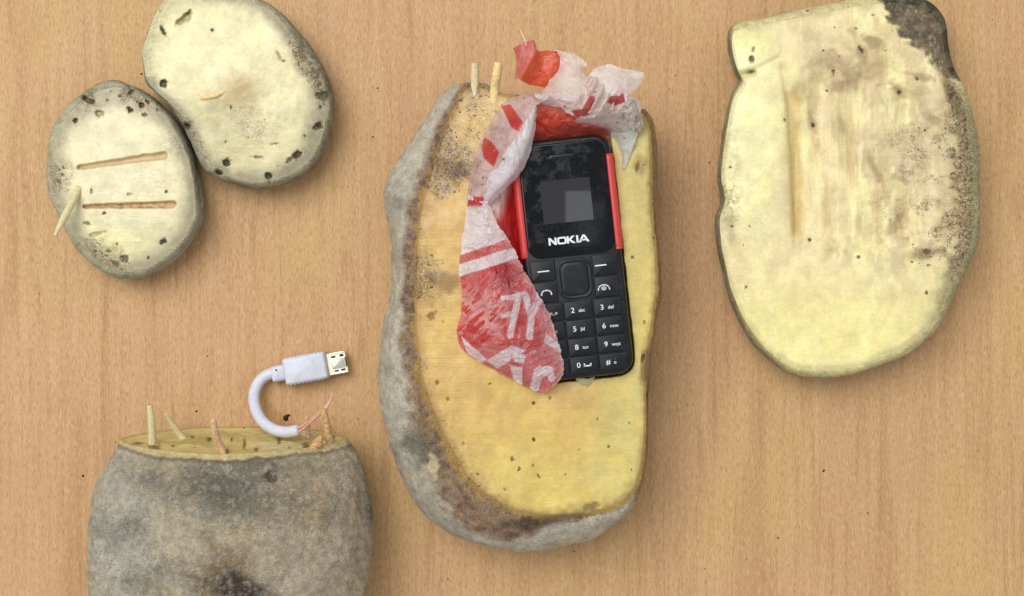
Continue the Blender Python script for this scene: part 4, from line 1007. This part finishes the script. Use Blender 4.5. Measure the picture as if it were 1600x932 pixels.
def lining_col(px, py, u, v):
    c = np.ones(px.shape + (3,)) * RED
    c = mixc(c, DRED, sst(.4, .7, fbm(px / 10, py / 20, 0, 3, 31)) * .6)
    c = mixc(c, lin((222, 206, 196)), sst(796, 778, px + (py - 320) * .3) * sst(352, 335, py) * .9)
    c = mixc(c, lin((226, 90, 84)), sst(.55, .7, fbm(px / 4, py / 26, 0, 3, 36)) * .5)
    return c, .05 + 0 * px
film('side_lining', [
    [(756, 268, 37), (786, 272, 36.5), (804, 276, 33), (840, 278, 25.6)],
    [(752, 320, 37), (783, 322, 36.8), (802, 322, 33.5), (840, 322, 25.6)],
    [(754, 370, 36), (790, 372, 36.5), (810, 372, 33.5), (846, 372, 25.6)],
    [(760, 430, 35), (800, 432, 35), (816, 432, 32), (850, 432, 25.6)],
    [(790, 480, 34), (812, 482, 31), (826, 482, 28), (856, 482, 25.6)]], lining_col, amp=.35, seed=7, aniso=(1.6, .4))
def top_col(px, py, u, v):
    c = np.ones(px.shape + (3,)) * lin((222, 206, 200))
    r = poly_mask(px, py, [(830, 150), (870, 152), (888, 160), (908, 172), (900, 190), (940, 200), (960, 214), (940, 235), (820, 240)], 5)
    c = mixc(c, RED, r * .9)
    c = mixc(c, ORANGE, blob(px, py, 855, 190, 26, 18, 0, .6, .5, 3) * .8)
    c = mixc(c, lin((208, 110, 100)), blob(px, py, 862, 168, 12, 8, 0, .6, .6, 4) * .6)
    c = mixc(c, lin((226, 120, 100)), sst(.5, .7, fbm(px / 7, py / 16, 0, 3, 77)) * r * .5)
    c = mixc(c, lin((168, 66, 58)), blob(px, py, 900, 208, 60, 13, -3, .6, .3, 3) * .75)
    c = mixc(c, lin((204, 204, 204)), sst(945, 975, px) * .9)
    return c, .06 + .45 * sst(960, 985, px)
film('top_lining', [
    [(826, 156, 40), (870, 152, 40), (912, 152, 40), (950, 156, 39), (988, 164, 37)],
    [(828, 176, 37.5), (870, 176, 37.5), (912, 176, 37.5), (955, 174, 37.5), (996, 182, 36)],
    [(828, 198, 35), (870, 197, 35.5), (912, 196, 35.5), (958, 194, 35), (998, 203, 34)],
    [(826, 222, 31), (870, 216, 32), (912, 211, 32), (960, 214, 31), (992, 228, 33)],
    [(828, 240, 25.6), (870, 234, 25.6), (912, 230, 25.6), (958, 236, 29), (984, 250, 32.6)]], top_col, amp=.8, seed=9, ragged=1.0)
film('right_lining', [
    [(955, 205, 33), (975, 208, 34), (999, 196, 34.5)],
    [(955, 228, 30), (972, 228, 33), (993, 220, 34)],
    [(956, 246, 28), (972, 248, 32.4), (984, 244, 33.4)],
    [(958, 266, 27), (970, 266, 32), (977, 264, 33)]], lambda px, py, u, v: (np.ones(px.shape + (3,)) * lin((210, 210, 200)), .4 + 0 * px), amp=.3, seed=10)
def rim_col(px, py, u, v):
    c = np.ones(px.shape + (3,)) * lin((236, 224, 220))
    m = np.maximum.reduce([poly_mask(px, py, [(922, 149), (934, 152), (920, 180), (900, 184), (893, 174), (910, 170)], 1.6), poly_mask(px, py, [(945, 152), (975, 146), (977, 160), (960, 166), (948, 160)], 1.6), blob(px, py, 866, 168, 10, 6, 0, .5) * 0])
    c = mixc(c, lin((180, 20, 32)), m * .95)
    c = mixc(c, PINK, .2 * sst(.5, .7, fbm(px / 14, py / 8, 0, 3, 23)))
    return c, .12 + .4 * sst(970, 990, px)
film('top_rim', [
    [(836, 148, 40), (862, 146, 41), (890, 144, 41.5), (922, 142, 42), (950, 142, 42), (978, 146, 41), (998, 158, 38)],
    [(838, 152, 41), (864, 151, 42), (890, 152, 43), (920, 155, 43.6), (950, 156, 43), (978, 162, 41.5), (1001, 172, 38)],
    [(842, 158, 40.6), (868, 160, 41), (892, 166, 42), (916, 172, 43), (942, 172, 42), (974, 176, 40), (1000, 188, 37.5)],
    [(846, 162, 39), (872, 168, 39.4), (894, 180, 40), (914, 186, 41), (938, 182, 40), (968, 182, 38.6), (996, 202, 36.6)]], rim_col, amp=.9, seed=13, ragged=2, freq=1.5,
    pleat=lambda px, py: 1.1 * np.sin((px * .75 + py * .6) / 3.2) * blob(px, py, 938, 165, 34, 26, 0, .5, .1))
def tail_col(px, py, u, v):
    c = np.ones(px.shape + (3,)) * ORANGE
    c = mixc(c, lin((216, 104, 110)), sst(829, 824, px + (py - 97) * .57) * .9)
    c = mixc(c, lin((232, 150, 154)), sst(.5, .7, fbm(px / 5, py / 14, 0, 3, 44)) * sst(829, 824, px + (py - 97) * .57) * .7)
    c = mixc(c, lin((228, 120, 86)), sst(.55, .7, fbm(px / 22, py / 3.5, 0, 3, 43)) * .5 * sst(836, 846, px))
    c = mixc(c, lin((224, 130, 110)), np.exp(-((px - 827 + (py - 97) * .57) / 2.0) ** 2) * .7)
    return c, .05 + 0 * px
film('knotted_tail', [
    [(802, 75, 32), (816, 69, 35), (834, 63, 35), (840, 79, 35), (856, 79, 34), (870, 80, 34)],
    [(805, 86, 31), (818, 82, 35), (833, 84, 38), (846, 88, 34), (866, 88, 34), (884, 95, 33)],
    [(807, 98, 31), (816, 96, 35), (827, 97, 38), (844, 104, 34), (864, 106, 34), (882, 108, 33)],
    [(805, 111, 31), (812, 110, 34), (820, 111, 37), (838, 119, 34), (858, 121, 34), (875, 121, 33)],
    [(804, 123, 31), (808, 124, 33), (813, 125, 35), (828, 133, 33), (844, 136, 33), (857, 140, 33)]], tail_col, amp=.35, seed=15, ragged=1.0, freq=1.0)
def white_col(sp=.06, base=(238, 228, 218)):
    def f(px, py, u, v):
        c = np.ones(px.shape + (3,)) * lin(base)
        c = mixc(c, lin((214, 180, 176)), sst(.5, .75, fbm(px / 12, py / 12, 0, 3, 51)) * .4)
        return c, sp + 0 * px
    return f
film('torn_strip', [
    [(864, 79, 33.5), (884, 81, 34.5), (903, 86, 35)],
    [(874, 92, 33.4), (896, 94, 35.5), (917, 101, 35)],
    [(872, 106, 33.6), (890, 106, 36), (906, 108, 35)],
    [(862, 122, 34), (890, 122, 37), (920, 123, 36)],
    [(852, 137, 35), (890, 136, 38), (930, 135, 38)],
    [(846, 148, 38), (888, 149, 40), (938, 146, 41)]], white_col(), amp=.4, seed=17, ragged=1.8)
film('ear', [
    [(919, 121, 38), (924, 113, 38.5), (930, 107, 38), (953, 100, 38)],
    [(926, 127, 39), (936, 120, 40.5), (950, 112, 40), (974, 108, 38)],
    [(934, 136, 40.5), (948, 131, 42.5), (970, 121, 41), (1006, 114, 38)],
    [(940, 142, 42), (954, 143, 43.5), (974, 136, 41.5), (1002, 129, 38)],
    [(944, 148, 42.5), (956, 152, 43), (970, 150, 41.5), (988, 147, 39)]], white_col(.02, (244, 238, 234)), amp=.35, seed=19, ragged=1.2)
film('gathered_neck', [
    [(912, 128, 38), (922, 118, 40), (934, 120, 39), (944, 124, 38)],
    [(916, 142, 41), (926, 138, 43), (940, 138, 43), (954, 142, 41)],
    [(924, 160, 42), (934, 156, 44.5), (948, 156, 44), (960, 158, 42)],
    [(918, 178, 41), (930, 176, 43), (942, 172, 43), (958, 170, 41)]], white_col(.05, (240, 226, 220)), amp=.6, seed=23, ragged=2.5, freq=1.6,
    pleat=lambda px, py: 1.3 * np.sin((px + py * .55) / 2.6))
film('crumpled_corner', [
    [(966, 148, 40), (980, 148, 41), (992, 156, 39), (1000, 168, 36)],
    [(968, 162, 41), (982, 164, 42), (994, 170, 40), (1004, 182, 35.5)],
    [(972, 176, 40), (984, 180, 41), (996, 188, 39), (1004, 196, 35)],
    [(976, 192, 38), (984, 198, 38), (992, 204, 36), (998, 208, 34.4)]], lambda px, py, u, v: (mixc(np.ones(px.shape + (3,)) * lin((214, 206, 198)), lin((150, 60, 66)), sst(.6, .75, fbm(px / 7, py / 7, 0, 3, 57)) * .5), .55 + 0 * px), amp=1.1, seed=27, ragged=3, freq=2.0)
film('film_scrap', [
    [(898, 590, 33.2), (914, 592, 33.6), (930, 590, 33.2)],
    [(904, 598, 33.1), (916, 600, 33.5), (926, 598, 33.1)],
    [(912, 603, 33.1), (917, 604, 33.1), (921, 603, 33.1)]], white_col(.02, (206, 200, 150)), amp=.15, seed=29)
q = [P(823, 76, 35), P(821, 66, 36), P(818, 58, 36), P(815, 52, 35.5), P(811, 43, 34)]
tube('twisted_thread', q, np.array([3.0, 1.6, 1.5, 1.3, .6]) * S * .5, simple('pale_thread', (232, 206, 192), .5), bag, n=40, sides=8, noise=.3, loc=BL)

# ------------------------------------------------------------------ charging cable
cable = empty('charging_cable', P(479, 575, 0)); CL = np.array(P(479, 575, 0))
tag(cable, 'short white charging cable bent in a loop, its cut end showing bare wires', 'cable')
pts = [(431, 582, 3.0), (423, 584, 3.2), (408, 593, 3.6), (398.5, 610, 4.6), (397, 628, 6.4), (402, 646, 8.8), (412.5, 661, 11.4), (428, 671.5, 13.6), (446, 675.5, 15.2), (464, 673, 16.2)]
tube('cord', [P(*a) for a in pts], 8.9 * S * .97, M['cable'], cable, n=110, sides=28, noise=.012, loc=CL)
pts = [(463, 674, 16.2), (470, 673, 16.6), (484, 661, 18), (499, 648, 20.5), (508, 639, 23.5), (516, 626, 24.5), (520, 613, 25)]
tube('wire', [P(*a) for a in pts], np.array([3.4, 3.0, 2.6, 3.0, 3.6, 2.2, 1.0]) * S * .85, M['wire'], cable, n=80, sides=12, noise=.25, seed=5, loc=CL)
pts = [(460, 671, 17.2), (470, 667, 17.6), (484, 657, 18.6), (497, 646, 20.5), (505, 640, 22)]
tube('wire', [P(*a) for a in pts], np.array([2.0, 1.6, 1.4, 1.4, .8]) * S * .8, M['wire'], cable, n=60, sides=10, noise=.25, seed=9, loc=CL)
CA = math.radians(10.3)
def cprism(name, cx, cy, w, h, r, rings, mat, parent, zk=1.0):
    """plate centred on pixel (cx, cy), turned with the plug"""
    V = []
    ca, sa = math.cos(CA), math.sin(CA)
    cen = P(cx, cy, 3)
    for ins, z in rings:
        q = rrect(w - 2 * ins, h - 2 * ins, max(r - ins, .2), 6) * S * .99
        x = q[:, 0] * ca - q[:, 1] * sa + cen[0]; y = q[:, 0] * sa + q[:, 1] * ca + cen[1]
        V.append(np.column_stack([x, y, np.full(len(x), z / 1000)]))
    m = len(V[0]); V = np.vstack(V)
    f = [tuple(int(a) for a in x) for x in grid_faces(len(rings), m, True)] + [tuple(range(m))[::-1], tuple(range((len(rings) - 1) * m, len(rings) * m))]
    o = mesh_obj(name, V, f, mat, parent, loc=CL if parent is cable else None)
    for p in o.data.polygons: p.use_smooth = len(p.vertices) == 4
    try: o.data.set_sharp_from_angle(angle=math.radians(45))
    except Exception: pass
    return o
cprism('plug_housing', 479, 575.5, 69, 43, 5, [(2.5, .15), (.6, .6), (0, 1.6), (0, 4.8), (.8, 5.8), (2.6, 6.4), (5, 6.6)], M['cable'], cable)
cprism('strain_relief', 436.5, 583.5, 24, 26, 5, [(2, .7), (.4, 1.4), (0, 2.5), (.3, 4.2), (2, 5.2), (5, 5.6)], M['cable'], cable)
cprism('plug_shell', 527.5, 567.5, 31, 35, 2.0, [(1, 2.0), (0, 2.4), (0, 4.0), (.8, 4.4)], M['metal'], cable)
for i in range(9):
    a = -26 + i * 6.2
    for sd in (-1, 1):
        cprism('grip_ridge', 479 + a * math.cos(CA) + sd * 20.2 * math.sin(CA), 575.5 - a * math.sin(CA) + sd * 20.2 * math.cos(CA), 3.2, 4.2, 1.2, [(0, 1.6), (0, 5.0), (.8, 5.9)], M['cable'], cable)
ca, sa = math.cos(CA), math.sin(CA)
def at_plug(a, b): return 527.5 + a * ca + b * sa, 567.5 - a * sa + b * ca
for (a, b, w, h) in ((-4, -10.5, 7, 3.0), (9, -11, 6, 4.0), (-2.5, 11.5, 7, 2.4), (8, 11.3, 7, 2.8), (14.2, 0, 2.2, 15)):
    x, y = at_plug(a, b)
    cprism('plug_slot', x, y, w, h, 1.0, [(0, 4.3), (0, 4.44)], M['slot'], cable)
for (a, b, w, h) in ((3, 0, 22, 17), (2, -15.8, 24, 2.5), (2, 15.8, 24, 2.5)):
    x, y = at_plug(a, b)
    cprism('plug_rib', x, y, w, h, .8, [(0, 4.3), (.3, 4.55), (1, 4.6)], M['metal'], cable)
for (a, b) in ((-45, -5),):
    x, y = 434, 578
    cprism('dirt_spot', x, y, 4, 4, 2, [(0, 5.5), (.6, 5.66)], M['soil'], cable)

# ------------------------------------------------------------------ crumbs of soil on the table
def crumb_bm(V, F, px, py, r, z0=0.0, rs=None):
    rs = rs or random
    k = len(V); c = P(px, py, z0); r = r * S
    n1, n2 = 5, 7
    ph = rs.random() * 9
    for i in range(n1):
        a = (i + .0) / (n1 - 1) * math.pi * .5
        for j in range(n2):
            b = j / n2 * 2 * math.pi
            rr = r * (1 + .35 * math.sin(2 * b + ph) * .6 + .2 * math.sin(3 * b + ph * 2))
            V.append((c[0] + rr * math.cos(a) * math.cos(b), c[1] + rr * math.cos(a) * math.sin(b), c[2] + r * .7 * math.sin(a)))
    for i in range(n1 - 1):
        for j in range(n2):
            F.append((k + i * n2 + j, k + i * n2 + (j + 1) % n2, k + (i + 1) * n2 + (j + 1) % n2, k + (i + 1) * n2 + j))
random.seed(5)
V = []; F = []; crumb_bm(V, F, 447, 653, 5.2); crumb_bm(V, F, 450, 650, 3.2)
tag(mesh_obj('soil_crumb', V, F, M['soil']), 'dark soil crumb on the table inside the loop of the white cable', 'crumb')
V = []; F = []
spots = [(307, 643, 2.2), (130, 744, 2.6), (324, 557, 1.6), (221, 116, 2.2), (1287, 736, 2.6), (1356, 802, 1.8), (1216, 841, 1.8), (1134, 330, 2), (583, 214, 1.8), (590, 138, 1.8), (700, 905, 1.5), (897, 862, 1.5), (1108, 254, 1.6), (1056, 118, 1.4), (560, 655, 1.6), (505, 862, 1.4)]
for x, y, r in spots: crumb_bm(V, F, x, y, r * .8)
for i in range(26):
    crumb_bm(V, F, random.uniform(10, 1590), random.uniform(10, 920), random.uniform(.5, 1.1))
tag(mesh_obj('soil_grains', V, F, M['soil']), 'tiny dark grains of soil scattered over the wooden table', 'soil', kind='stuff')
# crumbs on the yellow face near the dirty top end, and on the cut beside the picks
V = []; F = []
for i in range(130):
    x = random.gauss(745, 42); y = random.gauss(195, 45)
    if x > 800 or x < 690 or y < 145 or y > 320 or x < 715 - (y - 150) * .28: continue
    crumb_bm(V, F, x, y, random.uniform(.5, 1.25), float(C_z(np.array([x]), np.array([y]))[0]) - .05)
tag(mesh_obj('soil_grains', V, F, M['soil']), 'loose dark soil grains on the upper left of the yellow cut face', 'soil', kind='stuff')
